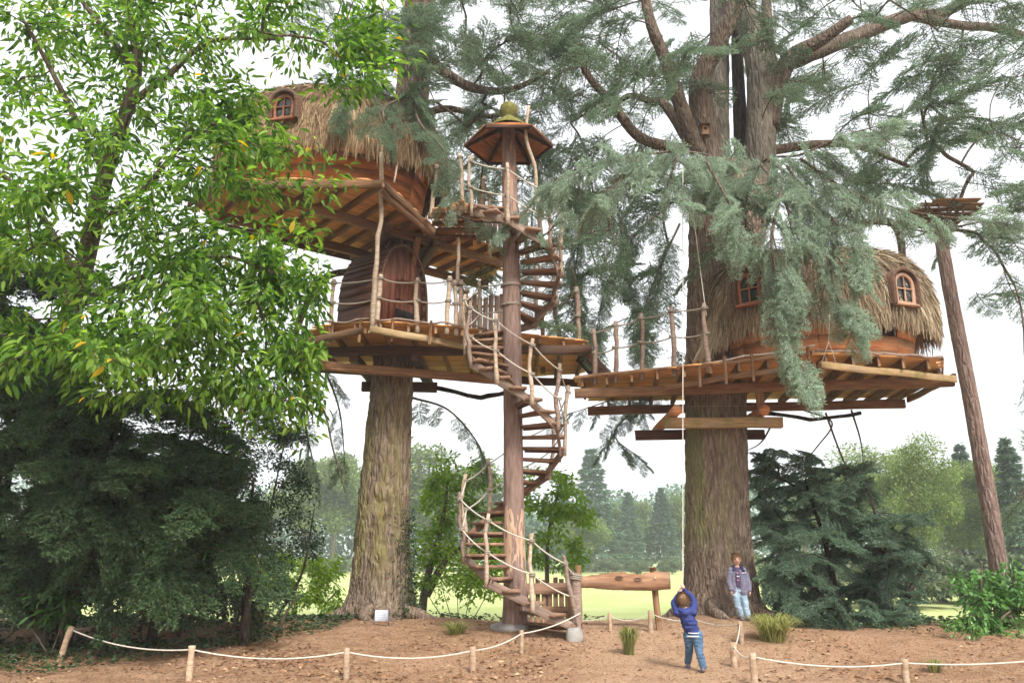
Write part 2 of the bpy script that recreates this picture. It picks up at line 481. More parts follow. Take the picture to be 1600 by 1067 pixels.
# ------------------------------------------------------------------ big trunks with furrowed bark
def trunk_geo(path, k, ringgap, amp, freq, seed, flare=0.0, flutes=5, base=None):
    """path rows: x y z r.  Bark ridges are real relief."""
    path = np.asarray(path, float)
    n = max(4, int(abs(path[-1, 2] - path[0, 2]) / ringgap))
    s = spline(path, n); base = path[0, :3] if base is None else np.asarray(base)
    pts, rad = s[:, :3] - base, np.abs(s[:, 3])
    zz = pts[:, 2] - pts[0, 2]
    def ripple(rd, th):
        Z = zz[:, None]; TH = th[None, :]
        w = .35 * (vnoise(TH * 0 + 4.1, Z * 1.1, seed) - .5) + .25 * np.sin(Z * .7 + seed)
        per = int(freq)
        def ring(fr, zs, sd):
            x = (TH / (2 * math.pi) + w * .12 + .015 * np.sin(Z * 9 + 5 * np.sin(TH * 3))) * fr
            return vnoise(np.mod(x, fr), Z * zs, sd) 
        a = ring(per, 2.3, seed + 1); b = ring(per * 2, 6.0, seed + 2)
        d = (1 - np.abs(2 * a - 1)) * .65 + (1 - np.abs(2 * b - 1)) * .35
        fl = 1 + flare * np.exp(-Z / .6) * (.45 + .55 * np.cos(TH * flutes + seed + .6 * np.sin(TH)))
        lump = .05 * (vnoise(np.cos(TH) * 1.6 + 7, np.sin(TH) * 1.6 + Z * .55, seed + 3) - .5)
        return rd[:, None] * (fl + lump) - amp * (d - .2)
    return tube(Geo(), pts, rad, k, ripple=ripple)
def trunk_obj(name, path, mat, parent, k=150, ringgap=.045, amp=.04, freq=34, seed=1, flare=0.0, flutes=5):
    g = trunk_geo(path, k, ringgap, amp, freq, seed, flare, flutes)
    return link(name, g.mesh(name, mat, True), parent, Matrix.Translation(Vector(path[0][:3])))

def at_rows(rows):
    """rows of (px, py, Y, radius) -> x y z r"""
    return [list(P(a, b, c)) + [r] for a, b, c, r in rows]

M_barkL = bark_mat('cedar_bark', (.075, .05, .036), (.19, .14, .10), (.35, .275, .205), algae=.55, side=(-.25, -1, 0), zr=(.6, 5.2), algae_col=(.25, .23, .05))
M_barkR = bark_mat('cedar_bark_grey', (.075, .05, .037), (.19, .14, .105), (.35, .275, .215), algae=.7, side=(-.8, -.7, 0), zr=(.9, 4.6), algae_col=(.20, .21, .07))
M_barklimb = bark_mat('limb_bark', (.055, .04, .03), (.13, .098, .072), (.24, .19, .145))
M_barkgrey = bark_mat('grey_stem_bark', (.075, .06, .045), (.16, .137, .108), (.28, .25, .20))
M_barkred = bark_mat('pine_bark', (.10, .065, .052), (.19, .13, .105), (.30, .225, .185))
M_barkdark = bark_mat('dark_bark', (.02, .015, .011), (.05, .038, .028), (.085, .065, .05))

bL = on_ground(-2.72, 17.2, -.12)
cedarL = thing('cedar_tree', 'tall cedar with green stained trunk carrying the two-storey treehouse', 'tree', bL)
rows = [[*bL, .80], [bL[0] + .03, 17.2, 1.1, .645], [-2.70, 17.2, 2.4, .57], [-2.66, 17.2, 4.2, .50], [-2.60, 17.2, 6.0, .465], [-2.52, 17.2, 9, .44], [-2.42, 17.25, 12.0, .42], [-2.3, 17.3, 15.5, .38], [-2.2, 17.3, 19, .25]]
trunk_obj('trunk', rows, M_barkL, cedarL, k=250, ringgap=.035, amp=.062, freq=44, seed=3, flare=.17, flutes=5)

bR = on_ground(4.18, 17.0, -.15)
cedarR = thing('cedar_tree', 'massive many-stemmed cedar carrying the single thatched treehouse, boy leaning on it', 'tree', bR)
rows = [[*bR, .86], [4.2, 17.0, 1.1, .73], [4.25, 17.0, 2.4, .665], [4.34, 17.0, 4.2, .65], [4.47, 17.0, 6.0, .68], [4.75, 17.0, 8.0, .80], [4.98, 17.0, 9.3, .92], [5.05, 17.05, 10.0, .80], [5.08, 17.05, 10.5, .35]]
trunk_obj('trunk', rows, M_barkR, cedarR, k=270, ringgap=.035, amp=.066, freq=50, seed=9, flare=.20, flutes=6)
def roots(root, cx, cy, r0, mat, n, seed):
    rr = np.random.default_rng(seed)
    for i in range(n):
        a = 2 * math.pi * (i + rr.uniform(.1, .9)) / n; L = rr.uniform(.5, 1.1); pts = []
        for f in np.linspace(0, 1, 9):
            d = r0 * .78 + L * f; aa = a + .35 * math.sin(f * 2.5 + i) * f
            x, y = cx + d * math.cos(aa), cy + d * math.sin(aa); pts.append([x, y, float(gz(x, y)) + .16 * (1 - f) ** 1.5 - .05 * f])
        p = np.array(pts); o = p[0].copy()
        link('root', tube(Geo(), p - o, np.linspace(.17, .03, 9) * (1 + rr.uniform(-.15, .15, 9)), 12).mesh('root', mat, True), root, Matrix.Translation(Vector(o)))
roots(cedarL, -2.72, 17.2, .8, M_barkL, 8, 2); roots(cedarR, 4.18, 17.0, .86, M_barkR, 9, 4)
# upper stems of the right cedar
def stem(rows, mat, seed, k=48, freq=14, amp=.022, parent=None, gap=.09):
    return trunk_obj('stem', at_rows(rows), mat, parent or cedarR, k=k, ringgap=gap, amp=amp, freq=freq, seed=seed)
stem([(1112, 320, 17, .42), (1102, 210, 16.8, .31), (1094, 130, 16.6, .26), (1120, 70, 16.4, .21), (1150, 0, 16.2, .21), (1165, -160, 16, .15)], M_barklimb, 21)
stem([(1122, 300, 17.3, .34), (1120, 190, 17.5, .30), (1124, 90, 17.7, .25), (1122, 0, 17.9, .22), (1118, -160, 18, .16)], M_barkgrey, 22)
stem([(1185, 320, 17, .42), (1188, 200, 16.9, .35), (1187, 110, 16.8, .32), (1172, 50, 16.8, .28), (1166, 0, 16.8, .24), (1166, -160, 16.8, .18)], M_barkgrey, 23)
stem([(1160, 300, 17.4, .2), (1156, 180, 17.5, .17), (1152, 90, 17.6, .15), (1152, 0, 17.8, .14), (1150, -150, 18, .12)], M_barkdark, 24)
stem([(1198, 200, 16.9, .28), (1215, 130, 16.8, .25), (1238, 90, 16.6, .21), (1285, 62, 16.3, .16), (1330, 30, 16.0, .12)], M_barklimb, 25)
stem([(1200, 220, 17.3, .20), (1207, 130, 17.4, .18), (1200, 60, 17.5, .15), (1195, -60, 17.6, .11)], M_barklimb, 26)

# leaning lookout pole on the right
poleY = 17.5
lk = on_ground(P(1562, 905, poleY)[0], poleY, -.1)
lookout = thing('lookout_pole', 'tall bare reddish trunk leaning in from the right, small stick platform on top', 'pole', lk)
tp = P(1468, 338, 17.5)
prow = [[lk[0], lk[1], lk[2], .23]] + [list(lk + (tp - lk) * f + np.array([.05 * math.sin(f * 5), 0, 0])) + [.195 - .05 * f] for f in (.12, .3, .5, .7, .85, 1)]
trunk_obj('trunk', prow, M_barkred, lookout, k=60, ringgap=.07, amp=.014, freq=18, seed=31)
for i in range(26):
    a = i * 2.4; rr = rng.uniform(.5, 1.25)
    a0 = tp + np.array([math.cos(a) * .12, math.sin(a) * .12, -.22 + rng.uniform(-.12, .1)])
    a1 = tp + np.array([math.cos(a + .5) * rr * .95, math.sin(a + .5) * rr, .0 + rng.uniform(-.12, .12)])
    pole('stick', a0, a1, .025, .018, M_barklimb, lookout, .05, 5, 6)
for i in range(7):
    y = -.75 + i * .25; hw = math.sqrt(max(.05, .85 - y * y)) * .95
    timber('platform_board', tp + np.array([-hw, y, .06]), tp + np.array([hw, y, .06]), .2, .035, M_tread, lookout, rough=.008)

# small bird box fixed to the stem of the right cedar
bp = P(1101, 205, 16.35)
bird = thing('bird_box', 'small pale wooden bird box fixed high on the right cedar stem', 'bird box', bp)
timber('box_body', bp + [0, 0, -.12], bp + [0, 0, .11], .16, .15, M_beam, bird, up=(0, 1, 0))
timber('box_roof', bp + [-.11, -.02, .13], bp + [.11, -.02, .13], .2, .025, M_beamdark, bird)
g = Geo(); tube(g, [[0, 0, 0], [0, -.01, 0]], .035, 10)
link('entry_hole', g.mesh('entry_hole', M_dark), bird, Matrix.Translation(Vector(bp + [0, -.078, .03])))
# ------------------------------------------------------------------ platforms
def hull(pts):
    p = sorted(map(tuple, pts))
    def half(q):
        h = []
        for a in q:
            while len(h) > 1 and (h[-1][0]-h[-2][0])*(a[1]-h[-2][1]) - (h[-1][1]-h[-2][1])*(a[0]-h[-2][0]) <= 0: h.pop()
            h.append(a)
        return h
    return np.array(half(p)[:-1] + half(p[::-1])[:-1])
def clip(poly, p, d):
    """where the line p + t d lies inside a convex outline"""
    lo, hi = -1e9, 1e9
    for i in range(len(poly)):
        a, b = poly[i], poly[(i + 1) % len(poly)]; e = b - a; nrm = np.array([-e[1], e[0]])
        den, num = nrm @ d, nrm @ (a - p)
        if abs(den) < 1e-9:
            if num > 0: return None
            continue
        t = num / den
        if den > 0: lo = max(lo, t)
        else: hi = min(hi, t)
    return (lo, hi) if hi - lo > .08 else None
def decking(root, pts, ztop, ang, bw, bmat, jmat, jgap=.45, jh=.15, jw=.055, gap=.012, over=.10, jover=.02, skip=None):
    poly = hull(pts); c = poly.mean(0)
    d = np.array([math.cos(R(ang)), math.sin(R(ang))]); e = np.array([-d[1], d[0]])
    se = (poly - c) @ e
    s = se.min()
    while s < se.max() - .03:
        s1 = s + bw * rng.uniform(.92, 1.06)
        a, b = clip(poly, c + e * (s + .01), d), clip(poly, c + e * min(s1, se.max() - .005), d)
        if a and b:
            o1, o2 = rng.uniform(-.05, over), rng.uniform(-.05, over)
            q = [c + e * s + d * (a[0] - o1), c + e * s + d * (a[1] + o2), c + e * (s1 - gap) + d * (b[1] + o2), c + e * (s1 - gap) + d * (b[0] - o1)]
            if not (skip and skip(np.mean(q, 0))):
                dz = rng.uniform(-.004, .004)
                slab('deck_board', q, ztop - .03 + dz, ztop + dz, bmat, root)
        s = s1
    sd = (poly - c) @ d
    s = sd.min() + .12
    while s < sd.max():
        a = clip(poly, c + d * s, e)
        if a:
            p0, p1 = c + d * s + e * (a[0] - jover), c + d * s + e * (a[1] + jover)
            z = ztop - .036 - jh / 2
            timber('joist', [*p0, z], [*p1, z], jw, jh, jmat, root, rough=.004)
        s += jgap
    return poly
def rail(root, posts, hts, mat, rmat, lean=.05, r=.045, knots=True, sag=.05, heights=None):
    """rough posts joined by two sagging ropes"""
    tops = []
    for (x, y, z), h in zip(posts, hts):
        t = np.array([x + rng.normal() * lean, y + rng.normal() * lean, z + h])
        pole('rail_post', [x, y, z - .18], t, r * rng.uniform(.9, 1.15), r * rng.uniform(.75, .95), mat, root, .035)
        tops.append((np.array([x, y, z]), t))
    for f in (.92, .50):
        for (a0, a1), (b0, b1) in zip(tops[:-1], tops[1:]):
            rope_obj('rope', sag_pts(a0 + (a1 - a0) * f, b0 + (b1 - b0) * f, sag * rng.uniform(.6, 1.5)), .0155, rmat, root)
        for a0, a1 in tops:
            ring_obj('rope_lashing', a0 + (a1 - a0) * f, a1 - a0, r + .012, .015, rmat, root)

# -- lower platform of the left treehouse
ZL = 6.05
lowp = thing('treehouse_platform', 'lower timber deck round the left cedar, joined to the spiral stair', 'platform', (-2.0, 17.2, ZL - .5))
low_poly = [(-4.75, 17.0), (-3.85, 15.35), (-2.6, 15.05), (-1.35, 15.35), (1.55, 16.5), (1.75, 19.6), (-.3, 20.2), (-4.5, 18.2)]
inL = lambda p: (p[0] + 2.6) ** 2 + (p[1] - 17.2) ** 2 < .2
decking(lowp, low_poly, ZL, 0, .115, M_slat, M_beam, jgap=.52, jh=.15, skip=inL, gap=.022)
zb = ZL - .19 - .09
timber('main_beam', [-5.1, 16.4, zb], [1.65, 16.2, zb], .12, .18, M_beamdark, lowp, rough=.006)
timber('main_beam', [-4.75, 17.85, zb], [1.7, 19.6, zb], .12, .18, M_beamdark, lowp, rough=.006)
timber('edge_brace', [-2.72, 14.72, zb + .02], [-.75, 16.1, zb], .08, .13, M_pale, lowp, rough=.006)
timber('edge_brace', [-2.80, 14.72, zb + .02], [-5.1, 16.3, zb], .08, .13, M_beam, lowp, rough=.006)
timber('cross_beam', [-3.25, 16.0, zb - .21], [-3.25, 18.4, zb - .21], .18, .18, M_beamdark, lowp, rough=.006)
timber('cross_beam', [-1.98, 16.0, zb - .21], [-1.98, 18.8, zb - .21], .18, .18, M_beamdark, lowp, rough=.006)
timber('clamp_beam', [-4.05, 15.7, zb - .44], [.0, 17.3, zb - .44], .13, .17, M_beam, lowp, rough=.006)
timber('clamp_beam', [-3.4, 17.85, zb - .45], [-1.7, 17.95, zb - .45], .14, .22, M_beamdark, lowp, rough=.006)
pole('crooked_support', P(655, 602, 19.0), P(795, 612, 19.6), .06, .055, M_barkdark, lowp, .10)
# wavy edge batten, short uprights and rail
for a, b in (((-3.78, 15.32), (-2.6, 15.02)), ((-2.6, 15.02), (-1.3, 15.32)), ((-1.3, 15.32), (-.5, 15.65))):
    pts = np.array([[*(np.array(a) + (np.array(b) - np.array(a)) * f), ZL + .03 + .025 * math.sin(f * 9 + a[0] * 3) + rng.uniform(-.01, .01)] for f in np.linspace(0, 1, 14)])
    rope_obj('edge_batten', pts, .022, M_grey, lowp, 5)
PA = lambda px, py, z: (lambda d: d)(np.array([0, 0, 0]))
def at_z(px, py, z):
    """the point at height z seen at that place of the picture"""
    u, v = (px - 800) / FPX, (533.5 - py) / FPX
    t = (z - EYE) / (SN + v * CS)
    return np.array([u * t, (CS - v * SN) * t, z])
rail(lowp, [(-3.62, 15.45, ZL), (-2.66, 15.12, ZL), (-1.87, 15.28, ZL), (-1.30, 15.4, ZL), (-1.12, 15.5, ZL)], [1.0, 1.0, .98, 1.05, 1.0], M_pole, M_roperail)
rail(lowp, [(-1.12, 15.55, ZL), (-1.0, 16.3, ZL)], [1.0, 1.1], M_grey, M_roperail)
rail(lowp, [(.75, 18.9, ZL), (1.1, 17.8, ZL), (1.45, 16.9, ZL)], [1.35, 1.25, 1.3], M_grey, M_roperail, r=.06)
for x in (-3.55, -2.98, -2.35, -1.62):
    yy = np.interp(x, [-3.75, -2.6, -1.35], [15.33, 15.03, 15.33])
    timber('edge_upright', [x, yy - .02, ZL - .42], [x + .02, yy - .02, ZL + .05], .05, .05, M_beam, lowp, up=(0, 1, 0), rough=.004)
# tall thin pole from the lower deck to the upper deck
pole('tall_post', [-2.72, 15.02, ZL - .25], P(596, 238, 14.25), .05, .042, M_pole, lowp, .05, 8, 14)
pole('tall_post', [-1.12, 15.6, ZL + .9], P(716, 372, 15.9), .04, .035, M_pole, lowp, .03, 8, 8)

# -- grey picket screen on the lower deck, left of the spiral stair
pb = at_z(760, 527, ZL)
pick = thing('picket_screen', 'grey vertical board screen on the lower deck beside the stair pole', 'screen', (-.55, 16.55, ZL))
for i in range(9):
    x = -1.05 + i * .118
    timber('picket', [x, 16.62, ZL + .02], [x + rng.normal() * .008, 16.62, ZL + rng.uniform(.98, 1.12)], .105, .022, M_grey, pick, up=(0, 1, 0), rough=.003)
for z in (.25, .8):
    timber('cross_rail', [-1.1, 16.655, ZL + z], [-.05, 16.655, ZL + z], .06, .04, M_tread, pick)

# -- upper platform of the left treehouse
ZU = 8.62
upp = thing('treehouse_platform', 'upper timber deck high on the left cedar, under the thatched hut', 'platform', (-3.6, 16.2, ZU - .5))
dirA = unit([4.4, 3.65]); nA = np.array([dirA[1], -dirA[0]])       # along the beams / towards the camera
A0, B0 = np.array([-4.75, 14.25]), np.array([-5.95, 15.3])
up_poly = [(-6.5, 15.1), (-5.5, 14.15), (-2.5, 14.15), (-1.75, 16.4), (-2.0, 18.4), (-3.0, 18.6), (-6.4, 15.9)]
ang = math.degrees(math.atan2(dirA[1], dirA[0]))
decking(upp, up_poly, ZU, ang, .14, M_slat, M_beam, jgap=.47, jh=.15, skip=lambda p: (p[0] + 2.55) ** 2 + (p[1] - 17.2) ** 2 < .3)
walk = [A0 + dirA * 3.7 + nA * .25, A0 + dirA * 6.2 + nA * .25, B0 + dirA * 7.0 - nA * .2, B0 + dirA * 4.6 - nA * .2]
decking(upp, walk, ZU - .004, ang, .14, M_slat, M_beam, jgap=.47, jh=.15)
zb = ZU - .19 - .09
timber('main_beam', [*(A0 - dirA * .2), zb], [*(A0 + dirA * 6.0), zb], .12, .18, M_beam, upp, rough=.006)
timber('main_beam', [*(B0 - dirA * .1), zb], [*(B0 + dirA * 6.9), zb], .12, .18, M_beam, upp, rough=.006)
timber('edge_beam', [-5.6, 14.12, ZU - .12], [-2.47, 14.12, ZU - .12], .06, .16, M_beam, upp, rough=.005)
timber('edge_beam', [-2.46, 14.08, ZU - .12], [-1.72, 16.5, ZU - .12], .06, .16, M_beam, upp, rough=.005)
timber('edge_brace', [-2.5, 14.2, zb - .0], [-1.55, 16.8, zb - .02], .07, .13, M_beam, upp, rough=.005)
timber('edge_beam', [-6.55, 15.0, ZU - .12], [-5.62, 14.1, ZU - .12], .06, .16, M_beamdark, upp, rough=.005)
timber('edge_beam', [-6.45, 16.0, ZU - .12], [-2.9, 18.75, ZU - .12], .06, .16, M_beamdark, upp, rough=.005)
for s in (3.55, 4.75):
    a = A0 + dirA * (s - 1.1) ; b = B0 + dirA * s
    timber('cross_beam', [*(a + nA * .5), zb - .2], [*(b - nA * .3), zb - .2], .18, .18, M_beamdark, upp, rough=.006)
timber('knee_brace', [-2.35, 16.78, 7.1], [-2.0, 16.0, 8.2], .12, .12, M_beam, upp, rough=.005)
rail(upp, [(-.75, 17.0, ZU), (-.15, 17.4, ZU), (.35, 17.9, ZU)], [1.0, 1.1, 1.0], M_grey, M_roperail)
# landing between the stair head and the walkway
decking(upp, [(-1.75, 15.55), (-1.0, 15.1), (-.7, 15.6), (-.55, 17.1), (-1.6, 16.9)], ZU - .008, 90, .14, M_slat, M_beam, jgap=.4, jh=.12)
rail(upp, [(-1.7, 15.6, ZU), (-1.05, 15.2, ZU)], [1.05, 1.1], M_pole, M_roperail)
rail(upp, [(-.65, 16.2, ZU), (-.55, 17.0, ZU)], [1.05, 1.1], M_pole, M_roperail)
for i in range(7):
    x = -.62 + i * .12
    timber('parapet_board', [x, 16.75, ZU - .15], [x, 16.75, ZU + .55 + rng.uniform(-.05, .08)], .10, .02, M_grey, upp, up=(0, 1, 0), rough=.003)

# -- platform of the right treehouse
ZR = 5.22
rip = thing('treehouse_platform', 'long timber deck clamped round the right cedar', 'platform', (5.2, 16.8, ZR - .5))
r_poly = [(1.35, 16.35), (3.2, 15.5), (5.55, 14.2), (8.05, 14.75), (8.8, 16.2), (8.8, 18.5), (1.9, 18.9)]
decking(rip, r_poly, ZR, -7, .145, M_slat, M_beam, jgap=.5, jh=.19, skip=lambda p: (p[0] - 4.05) ** 2 + (p[1] - 17) ** 2 < .35)
zb = ZR - .23 - .13
timber('main_beam', [1.3, 16.35, zb], [8.5, 15.15, zb], .12, .19, M_beam, rip, rough=.006)
timber('main_beam', [1.75, 18.35, zb], [8.65, 17.45, zb], .12, .19, M_beam, rip, rough=.006)
timber('edge_brace', [5.55, 14.12, zb + .09], [8.5, 15.06, zb + .03], .06, .13, M_mossbeam, rip, rough=.006)
timber('edge_brace', [5.45, 14.12, zb + .09], [3.1, 15.85, zb + .03], .06, .11, M_beam, rip, rough=.006)
timber('edge_brace', [8.55, 15.15, zb + .1], [8.75, 17.5, zb + .1], .06, .13, M_beam, rip, rough=.006)
timber('edge_board', [1.3, 16.28, ZR - .02], [3.22, 15.42, ZR - .02], .03, .06, M_beam, rip, rough=.004)
timber('edge_board', [3.3, 15.4, ZR - .03], [5.45, 14.17, ZR - .03], .03, .07, M_beam, rip, rough=.004)
def log(name, p0, p1, r, root, mat=M_orange):
    return pole(name, p0, p1, r, r, mat, root, .01, 14, 6, False)
log('cross_log', [3.30, 15.85, 4.44], [3.36, 18.6, 4.44], .105, rip)
log('cross_log', [5.05, 15.85, 4.44], [5.08, 18.5, 4.44], .105, rip)
timber('clamp_beam', [3.1, 16.18, 4.225], [5.45, 16.12, 4.225], .16, .21, M_mossbeam, rip, rough=.006)
timber('clamp_beam', [2.75, 17.85, 4.225], [5.6, 17.8, 4.225], .16, .21, M_beamdark, rip, rough=.006)
timber('cross_board', [5.0, 15.95, zb + .09], [5.0, 15.95, 4.34], .16, .06, M_beam, rip, up=(0, 1, 0))
rope_obj('tie_wire', [[3.35, 16.28, 4.58], [5.0, 16.28, 4.6]], .006, M_roperail, rip)
pole('crooked_support', P(1180, 645, 18.6), P(1345, 645, 18.3), .05, .04, M_barkdark, rip, .09)
rail(rip, [(1.72, 16.3, ZR), (2.12, 16.1, ZR), (2.62, 15.85, ZR), (3.22, 15.55, ZR), (3.82, 15.18, ZR)], [1.02, 1.12, 1.22, 1.3, 1.22], M_grey, M_roperail, lean=.03, r=.05, sag=.04)
rope_obj('edge_rope', np.vstack([sag_pts([3.25, 15.47, ZR + .02], [4.4, 14.78, ZR + .06], .04), sag_pts([4.4, 14.78, ZR + .06], [5.5, 14.12, ZR + .09], .03)]), .02, M_rope, rip)
for f in np.linspace(.15, .95, 5):
    x, y = 3.3 + 2.2 * f, 15.44 - 1.3 * f
    timber('edge_upright', [x, y - .03, ZR - .45], [x, y - .03, ZR + .08], .05, .06, M_beam, rip, up=(0, 1, 0), rough=.004)
# bark-edged rough front board
for a, b in (((5.5, 14.12), (8.1, 14.69)), ((8.1, 14.69), (8.88, 16.2))):
    pts = np.array([[*(np.array(a) + (np.array(b) - np.array(a)) * f), ZR + .0 + rng.uniform(-.015, .02)] for f in np.linspace(0, 1, 22)])
    rope_obj('edge_batten', pts, rng.uniform(.02, .032, 22), M_grey, rip, 5)
# hanging sling in front of the hut
for dx in (-.12, .12):
    rope_obj('sling_rope', [P(1295, 533, 14.05), P(1295 + dx * 90, 566, 14.05)], .007, M_ropewhite, rip)
rope_obj('sling_rope', [P(1296, 492, 14.05), P(1295, 533, 14.05)], .008, M_ropewhite, rip)

# -- stepped bridge between the two decks
br = thing('stepped_bridge', 'short dark stepped bridge linking the lower left deck to the right deck', 'bridge', (1.7, 16.9, 5.4))
for sgn in (-.42, .42):
    timber('stringer', [1.5, 17.1 + sgn, ZL - .12], [2.1, 17.1 + sgn, ZR + .02], .06, .2, M_beamdark, br, rough=.005)
for i in range(5):
    f = (i + .5) / 5
    timber('step', [1.52 + .58 * f, 16.65, ZL - .02 - (ZL - ZR) * f], [1.52 + .58 * f, 17.55, ZL - .02 - (ZL - ZR) * f], .17, .035, M_tread, br, rough=.004)
# ------------------------------------------------------------------ thatched huts
def straw_mat(name, a, b, c):
    t = NT(name); at = t.n('Attribute'); at.attribute_name = 'tint'
    return t.fin(t.ramp(at.outputs['Fac'], [(0, a), (.5, b), (1, c)]), .85, .2)
M_straw = straw_mat('straw', (.15, .105, .065), (.33, .25, .155), (.54, .44, .29))
M_strawdark = straw_mat('straw_brown', (.14, .085, .045), (.31, .21, .115), (.50, .37, .22))
M_thatchbase = plain_mat('thatch_bed', (.10, .065, .035), (.22, .155, .09), 20, .95, .8, .03)

def hut(root, cx, cy, z0, ze, zt, rx, ry, rot, nfac, courses, skipboards, mat, straw, n_straw, ridge=.35, overhang=.30, hang=.30, ex=.75):
    cr, sr = math.cos(R(rot)), math.sin(R(rot))
    def W(x, y): return cx + x * cr - y * sr, cy + x * sr + y * cr
    # boards: faceted, leaning out a little towards the top
    zs = np.linspace(z0, ze + .12, courses + 1)
    for k in range(courses):
        f0, f1 = .90 + .10 * k / courses, .90 + .10 * (k + 1) / courses
        for i in range(nfac):
            if (i, k) in skipboards: continue
            a0, a1 = 2 * math.pi * i / nfac, 2 * math.pi * (i + 1) / nfac
            V = []
            for off in (0, -.03):
                for a, f, z in ((a0, f0, zs[k] + .006), (a1, f0, zs[k] + .006), (a1, f1, zs[k + 1]), (a0, f1, zs[k + 1])):
                    x, y = W((rx - overhang + off) * f * math.cos(a), (ry - overhang + off) * f * math.sin(a)); V.append([x, y, z])
            V = np.array(V); c = V.mean(0)
            M = frame(V[0], V[1]); M.translation = Vector(c)
            A = np.array(M.to_3x3()); Vl = (V - c) @ A
            Vl += rng.normal(size=3) * [0, .004, .002]
            Vl[:, 0] *= .994
            Q = [[0, 1, 2, 3], [7, 6, 5, 4], [0, 4, 5, 1], [1, 5, 6, 2], [2, 6, 7, 3], [3, 7, 4, 0]]
            link('wall_board', Geo().add(Vl, None, Q).mesh('wall_board', mat), root, M)
    # roof body and straw
    def S(phi, s):
        e = np.cos(s * math.pi / 2) ** ex
        x = np.cos(phi) * rx * (ridge + (1 - ridge) * e); y = np.sin(phi) * ry * e
        z = ze + (zt - ze) * np.sin(s * math.pi / 2) ** .95
        X, Y = W(x, y); return np.stack([X, Y, z], -1)
    ph = np.linspace(0, 2 * math.pi, 56, endpoint=False); ss = np.linspace(0, .995, 18)
    PH, SS = np.meshgrid(ph, ss); V = S(PH, SS).reshape(-1, 3); k = len(ph)
    i = np.arange(len(ss) - 1)[:, None] * k; j = np.arange(k)[None]; j2 = (j + 1) % k
    Q = np.stack([i + j, i + j2, i + k + j2, i + k + j], -1).reshape(-1, 4)
    rf = link('thatch_roof', Geo().add(V, None, Q).mesh('thatch_roof', M_thatchbase, True), root)
    n = n_straw
    phi = rng.uniform(0, 2 * math.pi, n); s = rng.uniform(0, 1, n) ** 1.15 * .98
    ne = n // 7; s[:ne] = rng.uniform(0, .05, ne)
    p = S(phi, s); q = S(phi, np.maximum(s - .02, -.0)); q2 = S(phi, np.minimum(s + .02, .999))
    d = q - q2; d /= np.linalg.norm(d, axis=1)[:, None] + 1e-9
    tn = S(phi + .01, s) - S(phi - .01, s); tn /= np.linalg.norm(tn, axis=1)[:, None] + 1e-9
    nr = np.cross(d, tn); cen = np.array([*W(0, 0), ze]); sg = np.sign(np.sum(nr * (p - cen), 1)); nr *= sg[:, None]
    L = rng.uniform(.28, .62, n); patch = vnoise(p[:, 0] * 2.6 + p[:, 2] * 1.7, p[:, 1] * 2.6 + p[:, 2], 17) - .5
    d2 = d + tn * (rng.normal(0, .15, n) + patch * .45)[:, None] + nr * rng.normal(.0, .05, n)[:, None]
    d2[:ne] += np.array([0, 0, -.9]); d2 /= np.linalg.norm(d2, axis=1)[:, None]
    L[:ne] = rng.uniform(.25, .55, ne) * hang / .3
    lift = rng.uniform(.01, .10, n)[:, None]
    a = p + nr * lift * .5; b = a + d2 * L[:, None] * .55 + nr * .02; c = b + d2 * L[:, None] * .45 + np.array([0, 0, -1]) * (.05 * rng.random(n))[:, None]
    w = (tn * rng.uniform(.004, .0095, n)[:, None])
    w2 = w + nr * rng.normal(0, .004, n)[:, None]
    V = np.stack([a - w, a + w, b - w2, b + w2, c - w2 * .5, c + w2 * .5], 1).reshape(-1, 3)
    ix = np.arange(n)[:, None] * 6
    Q = np.concatenate([ix + [0, 1, 3, 2], ix + [2, 3, 5, 4]]); tnt = np.clip(rng.normal(.48, .22, n) + .55 * patch - .25 * (vnoise(p[:, 0] * .9, p[:, 1] * .9 + p[:, 2], 5) > .62), 0, 1)
    g = Geo().add(V, None, Q, 0, np.concatenate([tnt, tnt]))
    so = link('thatch_straw', g.mesh('thatch_straw', straw, False, True), rf, kind='stuff')
    return S, W
